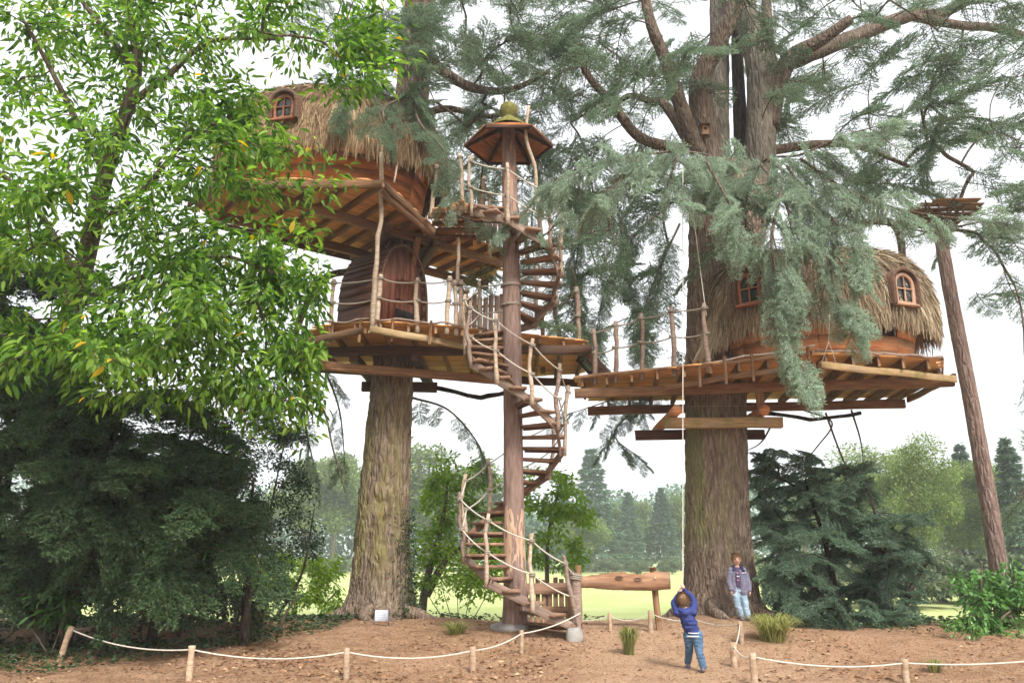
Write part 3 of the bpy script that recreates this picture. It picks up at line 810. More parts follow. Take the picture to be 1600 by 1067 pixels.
def dormer(root, p, ang, w, h, depth, fm, hood_mat, glass=M_glass, tilt=0):
    """round-topped window standing out of the thatch; ang = facing direction (0 = camera, positive turns to the right)"""
    a = R(ang); f = np.array([math.sin(a), -math.cos(a), 0]); r = np.array([math.cos(a), math.sin(a), 0])
    up = unit(np.array([0, 0, 1.]) + f * -tilt)
    def arch(w_, h_, n=18):
        pts = [(-w_ / 2, 0)] + [(-w_ / 2 * math.cos(t), h_ - w_ / 2 + w_ / 2 * math.sin(t)) for t in np.linspace(0, math.pi, n)] + [(w_ / 2, 0)]
        return np.array(pts)
    M = Matrix.Translation(Vector(p)); p = np.asarray(p)
    def to3(q, dep): return q[:, :1] * r + q[:, 1:] * up + f * dep
    def strip(name, ow, oh, iw, ih, d0, d1, mat, par):
        o_, i_ = arch(ow, oh), arch(iw, ih); i_[:, 1] = np.maximum(i_[:, 1], (oh - ih) * .8)
        if True: i_[[0, -1], 1] = (ow - iw) / 2
        n = len(o_)
        V = np.vstack([to3(o_, d0), to3(i_, d0), to3(i_, d1), to3(o_, d1)])
        Q = []
        for k in range(n):
            k2 = (k + 1) % n
            for a_, b_ in ((0, 1), (1, 2), (2, 3), (3, 0)):
                Q.append([a_ * n + k, a_ * n + k2, b_ * n + k2, b_ * n + k])
        return link(name, Geo().add(V, None, Q).mesh(name, mat), par, M)
    win = strip('window_frame', w, h, w - .13, h - .07, .04, -.03, fm, root)
    q = arch(w - .11, h - .05); V = to3(q, .0); n = len(q)
    V = np.vstack([V, V.mean(0)])
    link('pane', Geo().add(V, [[k, (k + 1) % n, n] for k in range(n)]).mesh('pane', glass), win, M)
    timber('mullion', p + up * .03 + f * .025, p + up * (h - .04) + f * .025, .035, .03, fm, win, up=f)
    timber('mullion', p + up * h * .5 - r * (w / 2 - .04) + f * .028, p + up * h * .5 + r * (w / 2 - .04) + f * .028, .03, .028, fm, win, up=f)
    timber('sill', p - r * (w / 2 + .04) + f * .04, p + r * (w / 2 + .04) + f * .04, .10, .05, fm, win)
    o_, o2 = arch(w + .05, h + .03), arch(w + .20, h + .11)
    n = len(o_); V = np.vstack([to3(o_, .10), to3(o2, .08), to3(o2 * [.9, .96], -depth), to3(o_, -depth)])
    Q = [[a_ * n + k, a_ * n + k + 1, b_ * n + k + 1, b_ * n + k] for k in range(n - 1) for a_, b_ in ((0, 1), (1, 2), (3, 0))]
    link('dormer_hood', Geo().add(V, None, Q).mesh('dormer_hood', hood_mat, False), root, M)

def roof_at(S, px, py):
    """the roof point seen at that place of the picture"""
    ph, ss = np.meshgrid(np.linspace(0, 2 * math.pi, 721), np.linspace(0, .99, 200))
    q = S(ph.ravel(), ss.ravel()); d = q - np.array([0, 0, EYE])
    cz = d[:, 1] * CS + d[:, 2] * SN; X = 800 + FPX * d[:, 0] / cz; Y = 533.5 - FPX * (-d[:, 1] * SN + d[:, 2] * CS) / cz
    e = np.hypot(X - px, Y - py); m = e < max(6, e.min() + 1)
    return q[np.nonzero(m)[0][np.argmin(q[m][:, 1])]]
# -- upper left hut
hutU = thing('thatched_hut', 'thatched round-ended hut with orange board walls on the upper left deck', 'hut', (-3.95, 16.3, ZU))
S_U, W_U = hut(hutU, -3.95, 16.25, ZU, 9.72, 11.5, 2.42, 2.0, 8, 12, 4, {(10, 3)}, M_orange, M_strawdark, 46000, hang=.2, ex=1.0)
dormer(hutU, roof_at(S_U, 441, 186) + [0, -.12, -.05], -12, .46, .56, 1.0, M_red, M_beamdark)
pole('prop_stick', P(622, 245, 14.9), P(616, 285, 14.6), .02, .018, M_pole, hutU, .01, 6, 4)

# -- right hut
hutR = thing('thatched_hut', 'long low thatched hut with arched dormer windows on the right deck', 'hut', (6.7, 16.6, ZR))
S_R, W_R = hut(hutR, 6.50, 16.5, ZR, 6.28, 7.85, 2.33, 1.75, -3, 14, 4, {(11, 3), (11, 2)}, M_orangepale, M_straw, 50000, ridge=.45, hang=.16, ex=.8)
dormer(hutR, roof_at(S_R, 1412, 474) + [.05, -.10, -.05], 20, .50, .66, 1.0, M_frame, M_beamdark)
dormer(hutR, roof_at(S_R, 1171, 476) + [-.1, -.16, -.05], -38, .48, .68, 1.0, M_red, M_beamdark)
pole('prop_stick', P(1352, 492, 14.95), P(1366, 530, 14.6), .022, .02, M_pole, hutR, .01, 6, 4)
# thatch skirt wrapping the trunk on the left of the hut
n = 2600
f = rng.random(n); th = rng.uniform(-.2, 1, n)
top0, top1 = P(1172, 432, 16.0), P(1112, 486, 16.15); bot0, bot1 = P(1160, 520, 15.6), P(1090, 560, 16.1)
a = top0 + (top1 - top0) * f[:, None]; b = bot0 + (bot1 - bot0) * f[:, None]
s = rng.random(n)[:, None] * .8; p = a + (b - a) * s; d = (b - a) / np.linalg.norm(b - a, axis=1)[:, None]
p[:, 1] += rng.normal(0, .05, n); d = d + rng.normal(0, .12, (n, 3)); L = rng.uniform(.2, .5, n)[:, None]
w = np.array([1, .1, 0]) * rng.uniform(.006, .014, n)[:, None]
V = np.stack([p - w, p + w, p + d * L + w * .4, p + d * L - w * .4], 1).reshape(-1, 3)
g = Geo().add(V, None, np.arange(n)[:, None] * 4 + [0, 1, 2, 3], 0, np.clip(rng.normal(.5, .2, n), 0, 1))
link('thatch_skirt', g.mesh('thatch_skirt', M_straw, False, True), hutR, kind='stuff')

# -- dark barrel-roofed cabin on the lower left deck
cab = thing('barrel_cabin', 'small dark brown lapped-board cabin with arched door under the upper deck', 'cabin', (-2.9, 16.1, ZL))
ax = unit([-.80, .60, 0]); fc = -ax; wd = np.array([.60, .80, 0])     # axis to the back left, door face to the front right
N0 = np.array([-2.72, 15.42, ZL]); Wc, Hc, Lc = 1.42, 1.9, 1.15
cen = N0 + wd * Wc / 2
def prof(t):                                                          # t 0..1 from near foot over the top to far foot
    th = math.pi * t
    x = -math.cos(th) * Wc / 2 * (1.0 + .06 * math.sin(th)); z = Hc * math.sin(th) ** .62
    return x, z
NB = 26
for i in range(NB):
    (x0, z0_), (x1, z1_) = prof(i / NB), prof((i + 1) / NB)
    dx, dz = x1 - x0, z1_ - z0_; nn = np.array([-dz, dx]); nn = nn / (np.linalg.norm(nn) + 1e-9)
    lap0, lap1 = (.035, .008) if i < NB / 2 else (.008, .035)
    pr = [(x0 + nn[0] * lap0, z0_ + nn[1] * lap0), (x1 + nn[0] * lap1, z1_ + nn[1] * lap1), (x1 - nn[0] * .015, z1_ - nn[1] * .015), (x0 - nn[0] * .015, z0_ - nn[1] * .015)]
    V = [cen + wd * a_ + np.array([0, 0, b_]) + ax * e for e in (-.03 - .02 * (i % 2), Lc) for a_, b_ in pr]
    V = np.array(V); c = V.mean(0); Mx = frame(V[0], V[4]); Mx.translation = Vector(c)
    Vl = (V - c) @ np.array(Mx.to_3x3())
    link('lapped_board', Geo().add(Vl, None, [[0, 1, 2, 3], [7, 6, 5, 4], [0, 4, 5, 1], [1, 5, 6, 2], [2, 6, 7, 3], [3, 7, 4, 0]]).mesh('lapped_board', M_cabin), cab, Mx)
def arch_panel(name, t0, t1, nb, dep, mat, par, sx=.97):
    """upright boards filling the arched end"""
    xs_ = np.linspace(-Wc / 2 * sx, Wc / 2 * sx, nb + 1)
    ts = np.linspace(0, 1, 200); pf = np.array([prof(q) for q in ts])
    for k in range(nb):
        xa, xb = xs_[k] + .004, xs_[k + 1] - .004
        za, zb_ = (max(.02, np.interp(x, pf[:, 0], pf[:, 1]) - .02) for x in (xa, xb))
        V = [cen + wd * x + np.array([0, 0, z]) + ax * e for e in (dep, dep + .025) for x, z in ((xa, 0.01), (xb, .01), (xb, zb_), (xa, za))]
        V = np.array(V); c = V.mean(0); Mx = frame(V[0], V[3]); Mx.translation = Vector(c)
        link(name, Geo().add((V - c) @ np.array(Mx.to_3x3()), None, [[0, 1, 2, 3], [7, 6, 5, 4], [0, 4, 5, 1], [1, 5, 6, 2], [2, 6, 7, 3], [3, 7, 4, 0]]).mesh(name, mat), par, Mx)
M_door = wood_mat('cabin_door', (.07, .022, .012), (.14, .05, .028), (.20, .085, .045), vary=.3)
arch_panel('front_board', 0, 1, 7, .05, M_door, cab)
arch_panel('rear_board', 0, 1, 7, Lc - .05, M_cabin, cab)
dq = cen - ax * -.03
door = link('door', None, cab, Matrix.Translation(Vector(cen + wd * .05)))
for k in range(4):
    x = -.10 + k * .13
    timber('door_board', cen + wd * x + np.array([0, 0, .03]) + ax * .03, cen + wd * x + np.array([0, 0, 1.22 - abs(k - 1.5) * .05]) + ax * .03, .12, .03, M_door, door, up=ax)
timber('door_bar', cen + wd * -.16 + np.array([0, 0, .72]) + ax * .005, cen + wd * .36 + np.array([0, 0, .72]) + ax * .005, .03, .02, M_dark, door, up=(0, 0, 1))
timber('door_bar', cen + wd * -.16 + np.array([0, 0, .42]) + ax * .005, cen + wd * .36 + np.array([0, 0, .42]) + ax * .005, .05, .18, M_dark, door, up=(0, 0, 1))
ap = np.array([cen + wd * prof(t_)[0] * .98 + np.array([0, 0, prof(t_)[1] + .01]) - ax * .06 for t_ in np.linspace(0, 1, 40)])
rope_obj('arch_trim', ap, .028, M_beamdark, cab, 6)
# ------------------------------------------------------------------ spiral stair round the bare pole
PX, PYY = .04, 15.0
sb = on_ground(PX, PYY, 0)
stair = thing('spiral_staircase', 'wooden spiral staircase winding round a bare pole with rope handrail', 'staircase', sb)
prow = [[PX + .02, PYY, sb[2] - .1, .29], [PX + .02, PYY, sb[2] + .35, .225], [PX, PYY, 2.2, .195], [PX - .02, PYY, 4.2, .185], [PX - .05, PYY, 6.5, .18], [PX - .08, PYY, 8.6, .165], [PX - .12, PYY, 10.2, .14]]
M_polebark = bark_mat('stair_pole_bark', (.14, .075, .055), (.25, .15, .115), (.36, .235, .185), fz=.6)
t = NT('stripped_patch_pole')                                      # reddish bark, a pale stripped patch low on the pole
c = t.coord('Object', False); st = t.mapping(c, (7, 7, 1.0))
nn_ = t.noise(st, 2.6, 6, .62)
col = t.ramp(nn_, [(.3, (.13, .08, .065)), (.5, (.225, .15, .122)), (.74, (.33, .235, .195))])
z = t.n('SeparateXYZ'); t.l(c, z.inputs[0])
edge = t.math('ADD', z.outputs[2], t.math('MULTIPLY', t.math('SUBTRACT', t.noise(t.mapping(c, (6, 6, 1.5)), 1.5, 4), .5), 2.2))
lo = t.math('GREATER_THAN', edge, 1.05); hi = t.math('LESS_THAN', edge, 2.0)
m = t.math('MULTIPLY', t.math('MULTIPLY', lo, hi), t.math('GREATER_THAN', t.noise(t.mapping(c, (5, 5, .8)), 2.0, 3), .40))
col = t.mix(m, col, t.ramp(nn_, [(.3, (.34, .20, .12)), (.7, (.58, .42, .30))]))
hi2 = t.math('GREATER_THAN', edge, 7.3)
col = t.mix(t.math('MULTIPLY', hi2, t.math('GREATER_THAN', t.noise(t.mapping(c, (5, 5, .8)), 2.0, 3), .5)), col, (.36, .22, .16))
t.bump(nn_, .5, .012)
M_stairpole = t.fin(col, .9, .15)
trunk_obj('pole', prow, M_stairpole, stair, k=56, ringgap=.06, amp=.010, freq=12, seed=41)
def zstair(th):                                                     # th in degrees, falling = climbing (clockwise)
    return np.interp(-th, [28, 180, 540, 585, 640, 760, 900], [.42 + .08, 1.86, 5.5, ZL - .1, ZL + .08, 7.45, ZU - .18])
RI, RO = .15, .88
th0, th1, rise = -28.0, -895.0, .185
ztot = zstair(th1) - zstair(th0); nst = int(ztot / rise)
ths = [th0]
fine = np.linspace(th0, th1, 4000); zf = np.array([zstair(a) for a in fine])
th_i = np.interp(np.linspace(zf[0], zf[-1], nst), zf, fine)
def ext(z): return max(0, (.8 - (z - .5)) * .38)
def sp(th, r, z):
    if r > .5: r = r + ext(z)
    return np.array([PX + r * math.cos(R(th)), PYY + r * math.sin(R(th)), z])
for a in th_i:
    z = float(zstair(a)); hw0, hw1 = .06, .16; ro = RO + max(0, (.8 - (z - .5)) * .38)
    d = np.array([math.cos(R(a)), math.sin(R(a))]); e = np.array([-d[1], d[0]]); c0 = np.array([PX, PYY])
    q = [c0 + d * RI - e * hw0, c0 + d * (ro + .05) - e * hw1, c0 + d * (ro + .05) + e * hw1, c0 + d * RI + e * hw0]
    slab('tread', q, z - .055, z, M_tread, stair)
# outer stringer boards, two treads to a board
for i in range(0, nst - 2, 2):
    a, b = th_i[i], th_i[i + 2]
    timber('stringer_board', sp(a + 2, RO + .02, zstair(a) - .10), sp(b - 2, RO + .02, zstair(b) - .10), .04, .15, M_tread if 6 < i < 14 else M_grey, stair, rough=.004)
    timber('bearer', sp(a, RI + .05, zstair(a) - .075), sp(a, RO, zstair(a) - .075), .045, .05, M_beamdark, stair)
# rough balusters and two ropes
bal = []
for i in range(0, nst, 2):
    a = th_i[i] - 4; z = float(zstair(a))
    hgt = rng.uniform(1.0, 1.16)
    p0, p1 = sp(a, RO + .065, z - .2), sp(a + rng.uniform(-3, 3), RO + .09 + rng.uniform(-.03, .09), z + hgt)
    pole('baluster', p0, p1, .038 * rng.uniform(.9, 1.2), .033, M_pole if i % 6 else M_grey, stair, .045)
    bal.append((p0, p1))
for f in (.90, .47):
    for (a0, a1), (b0, b1) in zip(bal[:-1], bal[1:]):
        pa, pb = a0 + (a1 - a0) * f, b0 + (b1 - b0) * f
        s = sag_pts(pa, pb, .04, 9)
        rr = np.linalg.norm(s[:, :2] - [PX, PYY], axis=1)
        if min(pa[2], pb[2]) > 1.9: s[:, :2] = np.array([PX, PYY]) + (s[:, :2] - [PX, PYY]) * (np.maximum(rr, RO + .02) / rr)[:, None]
        rope_obj('handrail_rope', s, .014, M_rope, stair)
    for a0, a1 in bal:
        ring_obj('rope_lashing', a0 + (a1 - a0) * f, a1 - a0, .046, .013, M_roperail, stair)
for z in (6.35, 6.75):
    ring_obj('pole_lashing', [PX - .06, PYY, z], [0, 0, 1], .195, .014, M_roperail, stair)
# tall crooked pole up past the canopy
cp = np.array([P(846, 372, 14.75), P(838, 300, 14.6), P(836, 262, 14.55), P(822, 215, 14.45), P(826, 166, 14.4)])
g = tube(Geo(), spline(cp, 20) - cp[0], np.linspace(.045, .03, 20) * (1 + rng.uniform(-.1, .1, 20)), 8)
link('crooked_pole', g.mesh('crooked_pole', M_pole, True), stair, Matrix.Translation(Vector(cp[0])))

# foot of the stair: stone, newel post, side screen
def rock(name, c, r, mat, parent, seed, sq=.7):
    g = Geo(); u = np.linspace(0, math.pi, 9); w = np.linspace(0, 2 * math.pi, 13)[:-1]
    V = []
    for a in u:
        for b in w:
            d = np.array([math.sin(a) * math.cos(b), math.sin(a) * math.sin(b), math.cos(a)])
            d = np.sign(d) * np.abs(d) ** sq
            V.append(d * r * (1 + .14 * (vnoise(np.array(d[0] * 2 + seed), np.array(d[1] * 2 + d[2] * 3), seed) - .5)))
    k = 12; i = np.arange(8)[:, None] * k; j = np.arange(k)[None]; j2 = (j + 1) % k
    g.add(np.array(V), None, np.stack([i + j, i + k + j, i + k + j2, i + j2], -1).reshape(-1, 4))
    return link(name, g.mesh(name, mat, False), parent, Matrix.Translation(Vector(c)))
q = sp(-34, .95, .5)
st = rock('foundation_stone', on_ground(q[0] - .03, q[1] + .02, .05), np.array([.15, .14, .17]), M_stone, None, 5)
tag(st, 'grey stone block under the lowest stair tread', 'stone')
st = rock('foundation_stone', on_ground(PX - .08, PYY - .02, .0), np.array([.36, .34, .10]), M_stone, None, 8)
tag(st, 'flat grey stone pad at the foot of the stair pole', 'stone')
nb = on_ground(1.12, 14.72)
newel = thing('newel_post', 'thick rounded timber post at the foot of the spiral stair, rope tied on top', 'post', nb)
pole('post', nb + [0, 0, -.2], nb + [.0, 0, 1.02], .095, .09, M_grey, newel, .01, 12, 7)
pole('rear_post', nb + [.06, .3, -.2], nb + [.07, .3, 1.15], .06, .055, M_beam, newel, .01, 10, 6)
g = Geo(); ring_geo(g, np.zeros(3), [0.2, 0, 1], .105, .016, 3)
link('rope_coil', g.mesh('rope_coil', M_roperail, True), newel, Matrix.Translation(Vector(nb + [0, 0, .96])))
r0 = bal[0]
rope_obj('tie_rope', sag_pts(r0[0] + (r0[1] - r0[0]) * .9, nb + [0, 0, .98], .03), .015, M_rope, newel)
rope_obj('tie_rope', sag_pts(r0[0] + (r0[1] - r0[0]) * .47, nb + [-.08, 0, .5], .03), .015, M_rope, newel)
scr = thing('board_screen', 'brown board screen with gaps behind the lowest stair treads', 'screen', on_ground(.5, 15.9))
for i in range(9):
    x = .15 + i * .11; b = on_ground(x, 15.75 - .02 * i)
    timber('picket', b + [0, 0, -.1], b + [0, 0, .72 + rng.uniform(-.06, .1)], .085, .025, M_tread, scr, up=(0, 1, 0), rough=.003)
for z, h in ((.62, .2), (.25, .12)):
    timber('cross_board', on_ground(.1, 15.71, z), on_ground(1.05, 15.53, z), .03, h, M_tread, scr, rough=.004)

# ------------------------------------------------------------------ six-sided canopy on top of the pole
can = thing('hexagonal_canopy', 'six-sided board canopy with mossy ball finial on top of the stair pole', 'canopy', (PX - .11, PYY, 9.6))
cx_, cy_, zE, zA, rE = PX - .11, PYY, 9.80, 10.33, .90
for i in range(6):
    a0, a1 = R(60 * i), R(60 * i + 60)
    e0, e1 = np.array([cx_ + rE * math.cos(a0), cy_ + rE * math.sin(a0), zE]), np.array([cx_ + rE * math.cos(a1), cy_ + rE * math.sin(a1), zE])
    apx = np.array([cx_, cy_, zA]); nb_ = 5
    out = unit(np.cross(e1 - e0, apx - e0)); out = out if out[2] > 0 else -out
    for k in range(nb_):                                            # boards run level, narrowing to the top
        f0, f1 = max(0, k / nb_ * .9 - .03), (k + 1) / nb_ * .9
        A_, B_, C_, D_ = e0 + (apx - e0) * f0, e1 + (apx - e1) * f0, e1 + (apx - e1) * f1, e0 + (apx - e0) * f1
        lap = out * .022
        V = np.array([A_ + lap, B_ + lap, C_ + out * .004, D_ + out * .004, A_ + lap + out * .02, B_ + lap + out * .02, C_ + out * .026, D_ + out * .026]); c = V.mean(0)
        Mx = frame(V[0], V[1]); Mx.translation = Vector(c)
        link('roof_board', Geo().add((V - c) @ np.array(Mx.to_3x3()), None, [[3, 2, 1, 0], [4, 5, 6, 7], [0, 1, 5, 4], [1, 2, 6, 5], [2, 3, 7, 6], [3, 0, 4, 7]]).mesh('roof_board', M_orange), can, Mx)
    timber('hip_rafter', e0 + [0, 0, -.02], apx + [0, 0, -.06], .045, .07, M_cabin, can)
    timber('eave_board', e0 + [0, 0, .005], e1 + [0, 0, .005], .03, .07, M_cabin, can)
g = Geo(); nseg = 22
prf = [(.36, 10.06), (.34, 10.11), (.24, 10.2), (.14, 10.27), (.10, 10.30), (.12, 10.33), (.155, 10.40), (.165, 10.47), (.145, 10.54), (.085, 10.60), (.01, 10.62)]
th = np.linspace(0, 2 * math.pi, nseg, endpoint=False)
V = np.array([[r_ * math.cos(t_) * (1 + .04 * math.sin(3 * t_ + z_ * 20)), r_ * math.sin(t_), z_ - 10.33] for r_, z_ in prf for t_ in th])
i = np.arange(len(prf) - 1)[:, None] * nseg; j = np.arange(nseg)[None]; j2 = (j + 1) % nseg
g.add(V, None, np.stack([i + j, i + j2, i + nseg + j2, i + nseg + j], -1).reshape(-1, 4))
link('finial', g.mesh('finial', M_moss, True), can, Matrix.Translation(Vector((cx_, cy_, 10.47))) @ Matrix.Scale(1.15, 4))
# ------------------------------------------------------------------ foliage
def grow(nodes, targets, step=.3, lift=.12, jit=.10):
    """joins every target to the nearest point of the growing skeleton; returns chains and tips"""
    pos = [np.asarray(p, float) for p in nodes]; par = [-1] * len(pos)
    T = np.asarray(targets, float)
    P0 = np.array(pos); d = np.array([np.min(np.linalg.norm(P0 - t_, axis=1)) for t_ in T])
    buf = np.zeros((len(pos) + len(T) * 40, 3)); n = len(pos); buf[:n] = P0
    chains, tips = [], []
    for i in np.argsort(d):
        t_ = T[i]; k = int(np.argmin(np.linalg.norm(buf[:n] - t_, axis=1) + .25 * np.maximum(0, buf[:n, 2] - t_[2] - .1)))
        a = buf[k].copy(); L = np.linalg.norm(t_ - a); m = min(38, max(2, int(L / step)))
        f = np.linspace(0, 1, m + 1)[1:, None]
        pts = a + (t_ - a) * f; pts[:, 2] += lift * L * np.sin(f[:, 0] * math.pi)
        pts[:-1] += rng.normal(size=(m - 1 + 0, 3)) * jit * step if m > 1 else 0
        idx = [k]
        for q in pts:
            buf[n] = q; par.append(idx[-1]); idx.append(n); n += 1
        chains.append(idx); tips.append((n - 1, unit(pts[-1] - (pts[-2] if m > 1 else a))))
    cnt = np.zeros(n)
    for e, _ in tips: cnt[e] += 1
    for i in range(n - 1, -1, -1):
        if par[i] >= 0: cnt[par[i]] += cnt[i]
    return buf[:n], chains, tips, cnt
def limbs(root, grown, mat, rtip=.008, ex=.48, rmin=.03, rmax=.22, name='limb', twig='twigs', kbig=9):
    pos, chains, tips, cnt = grown; tw = Geo(); nt = 0
    for ch in chains:
        c = cnt[ch]; r = np.minimum(rmax, rtip * np.maximum(c, 1) ** ex); r[0] = r[1]
        p = pos[ch]
        if len(p) > 2: q = spline(np.c_[p, r], len(p) * 2); p, r = q[:, :3], q[:, 3]
        if r[0] > rmin and len(ch) > 3:
            o = p[0]; g = tube(Geo(), p - o, r, kbig)
            link(name, g.mesh(name, mat, True), root, Matrix.Translation(Vector(o)))
        else:
            tube(tw, p, np.maximum(r, .004), 4, caps=False); nt += 1
    if nt: link(twig, tw.mesh(twig, mat, True), root, kind='stuff')
def boxes(rows):
    """rows (px0, px1, py0, py1, Y0, Y1, n): crown points spread through that part of the view"""
    out = []
    for a, b, c, d, e, f, n in rows:
        for _ in range(n): out.append(P(rng.uniform(a, b), rng.uniform(c, d), rng.uniform(e, f)))
    return np.array(out)

# ---- conifer sprays
def frond(L, half, needle, nw, gap, droop, per=6, flat=.5, width=.007, tert=True, seed=0, fwd=.9, curl=0.0):
    """one flat conifer branch along +x: twigs both sides, needles in tufts"""
    r = np.random.default_rng(seed); g = Geo(); twg = []
    n = 12; t = np.linspace(0, 1, n)
    ax = np.c_[t * L, .06 * L * np.sin(t * 3 + r.uniform(0, 6)), -droop * L * t ** 2]
    twg.append(ax); tube(g, ax, np.linspace(.011, .003, n), 4, 1, caps=False)
    m = int(L / gap)
    for i in range(m):
        f = .06 + .92 * i / m; base = np.array([np.interp(f, t, ax[:, k]) for k in range(3)])
        for sd in (-1, 1):
            if r.random() < .12: continue
            ln = half * (1 - f) ** .6 * (.35 + .65 * min(1, f * 4)) * r.uniform(.6, 1.15) + .05
            an = sd * r.uniform(.75, 1.15) * fwd
            d = np.array([math.cos(an), math.sin(an), r.normal(0, .16)])
            tt = np.linspace(0, 1, 6)[:, None]
            p = base + d * ln * tt + np.array([0, 0, -1]) * (droop * .9 * ln * tt ** 2) + np.array([1, 0, 0]) * (curl * ln * tt ** 2)
            twg.append(p); tube(g, p[[0, 2, 5]], [.005, .004, .002], 3, 1, caps=False)
            if tert and ln > .14:
                for f2 in np.arange(.25, .9, .2):
                    b2 = base + d * ln * f2 - np.array([0, 0, droop * .9 * ln * f2 ** 2])
                    an2 = an + r.choice([-1, 1]) * r.uniform(.6, 1.0); d2 = np.array([math.cos(an2), math.sin(an2), r.normal(0, .2)])
                    l2 = ln * r.uniform(.2, .4); tt2 = np.linspace(0, 1, 4)[:, None]
                    p2 = b2 + d2 * l2 * tt2 - np.array([0, 0, 1]) * droop * .6 * l2 * tt2 ** 2; twg.append(p2)
    C, D = [], []
    for p in twg:
        sl = np.linalg.norm(np.diff(p, axis=0), axis=1); tot = sl.sum(); k = max(2, int(tot / nw)); cum = np.r_[0, np.cumsum(sl)]
        s = np.linspace(.02, tot, k); q = np.stack([np.interp(s, cum, p[:, j]) for j in range(3)], -1)
        C.append(q); D.append(np.repeat(unit(p[-1] - p[0])[None], k, 0))
    C, D = np.concatenate(C), np.concatenate(D); n = len(C)
    C = np.repeat(C, per, 0); D = np.repeat(D, per, 0); n = len(C)
    v = r.normal(size=(n, 3)); v[:, 2] = v[:, 2] * flat + .25 * (1 - flat)
    v /= np.linalg.norm(v, axis=1)[:, None]; v = v + D * .75; v /= np.linalg.norm(v, axis=1)[:, None]
    ln = needle * r.uniform(.7, 1.25, n)[:, None]
    s = np.cross(v, r.normal(size=(n, 3))); s /= np.linalg.norm(s, axis=1)[:, None]
    V = np.stack([C - s * width, C + s * width, C + v * ln], 1).reshape(-1, 3)
    tin = np.clip(r.normal(.5, .22, n), 0, 1)
    g.add(V, np.arange(n * 3).reshape(-1, 3), None, 0, tin)
    return g
M_cedar = leaf_mat('cedar_needles', (.065, .105, .06), (.155, .225, .14), (.31, .40, .265), .40, .6)
M_cedarblue = leaf_mat('cedar_needles_blue', (.13, .19, .13), (.30, .40, .29), (.53, .62, .48), .38, .6)
M_yew = leaf_mat('yew_needles', (.018, .042, .014), (.046, .095, .034), (.12, .19, .075), .22, .5)
M_yewblue = leaf_mat('yew_needles_bluish', (.05, .095, .055), (.115, .195, .12), (.24, .33, .21), .22, .5)
M_twig = plain_mat('twig_bark', (.07, .05, .035), (.14, .10, .07), 20)
def fronds(name, mats, kws, n):
    return [frond(seed=s * 7 + len(name), **kws).mesh(name, [mats, M_twig], False, True) for s in range(n)]
F_cedar = fronds('cedar_frond', M_cedar, dict(L=1.5, half=.6, needle=.042, nw=.03, gap=.075, droop=.16, width=.006), 5)
F_blue = fronds('cedar_spray', M_cedarblue, dict(L=1.0, half=.36, needle=.040, nw=.028, gap=.062, droop=.28, per=7, width=.005), 5)
F_yew = fronds('yew_frond', M_yew, dict(L=1.3, half=.50, needle=.042, nw=.026, gap=.055, droop=.38, flat=.4, width=.009), 4)
F_yewb = fronds('yew_spray', M_yewblue, dict(L=1.1, half=.42, needle=.038, nw=.024, gap=.05, droop=.32, flat=.4, width=.008), 4)
def put(name, mesh, parent, pos, d, up=(0, 0, 1), sc=1.0, roll=0.0):
    M = frame([0, 0, 0], d, up)
    M = Matrix.Translation(Vector(pos)) @ M @ Matrix.Rotation(roll, 4, 'X') @ Matrix.Scale(sc, 4)
    return link(name, mesh, parent, M)
def sprig_tips(root, grown, meshes, name, s0, s1, level=.55, dn=-.12, nper=1):
    pos, chains, tips, cnt = grown
    for e, d in tips:
        for k in range(nper):
            dd = d.copy(); dd[2] = dd[2] * (1 - level) + dn + rng.normal() * .12
            a = rng.normal() * (.35 if k == 0 else .9); ca, sa = math.cos(a), math.sin(a)
            dd = np.array([dd[0] * ca - dd[1] * sa, dd[0] * sa + dd[1] * ca, dd[2]])
            dd = unit(dd + 1e-6)
            sc = rng.uniform(s0, s1)
            put(name, random.choice(meshes), root, pos[e] - dd * .45 * sc, dd, sc=sc, roll=rng.normal() * .3)
def bough(root, rows, meshes, gap=.28, s0=.7, s1=1.1, down=.5, mat=None, r0=.03, name='branch', lat=.9, pitch=.55):
    """a hand-placed limb (rows px py Y) with sprays both sides"""
    pts = np.array([P(*r) for r in rows]); L = np.sum(np.linalg.norm(np.diff(pts, axis=0), axis=1)); n = max(6, int(L / .15))
    c = spline(pts, n); o = c[0].copy()
    link('limb', tube(Geo(), c - o, np.linspace(r0, .008, n), 7).mesh('limb', mat or M_barklimb, True), root, Matrix.Translation(Vector(o)))
    s = L * .12
    while s < L * 1.0:
        f = s / L * (n - 1); i = min(int(f), n - 2); p = c[i] + (c[i + 1] - c[i]) * (f - i); t_ = unit(c[i + 1] - c[i])
        sd = rng.choice([-1, 1]); side = unit(np.cross(t_, [0, 0, 1]) + 1e-6) * sd
        d = t_ * pitch + side * lat * rng.uniform(.3, 1.0) + np.array([0, 0, -1]) * down * rng.uniform(.4, 1.3) + rng.normal(size=3) * .15
        sc = rng.uniform(s0, s1) * (1 - .25 * s / L)
        put(name, random.choice(meshes), root, p, unit(d), sc=sc, roll=rng.normal() * .7)
        s += gap * rng.uniform(.6, 1.4)
    put(name, random.choice(meshes), root, c[-3], unit(c[-1] - c[-4]), sc=s0)

# ---- crown of the right cedar
def along(rows, n): return list(spline(np.array([P(a, b, c) for a, b, c, *_ in rows]), n))
skR = along([(1112, 320, 17), (1097, 130, 16.6), (1150, 0, 16.2), (1165, -160, 16)], 10) + along([(1188, 200, 16.9), (1172, 50, 16.8), (1166, -160, 16.8)], 8) + along([(1215, 130, 16.8), (1285, 62, 16.3), (1330, 30, 16.0)], 5)
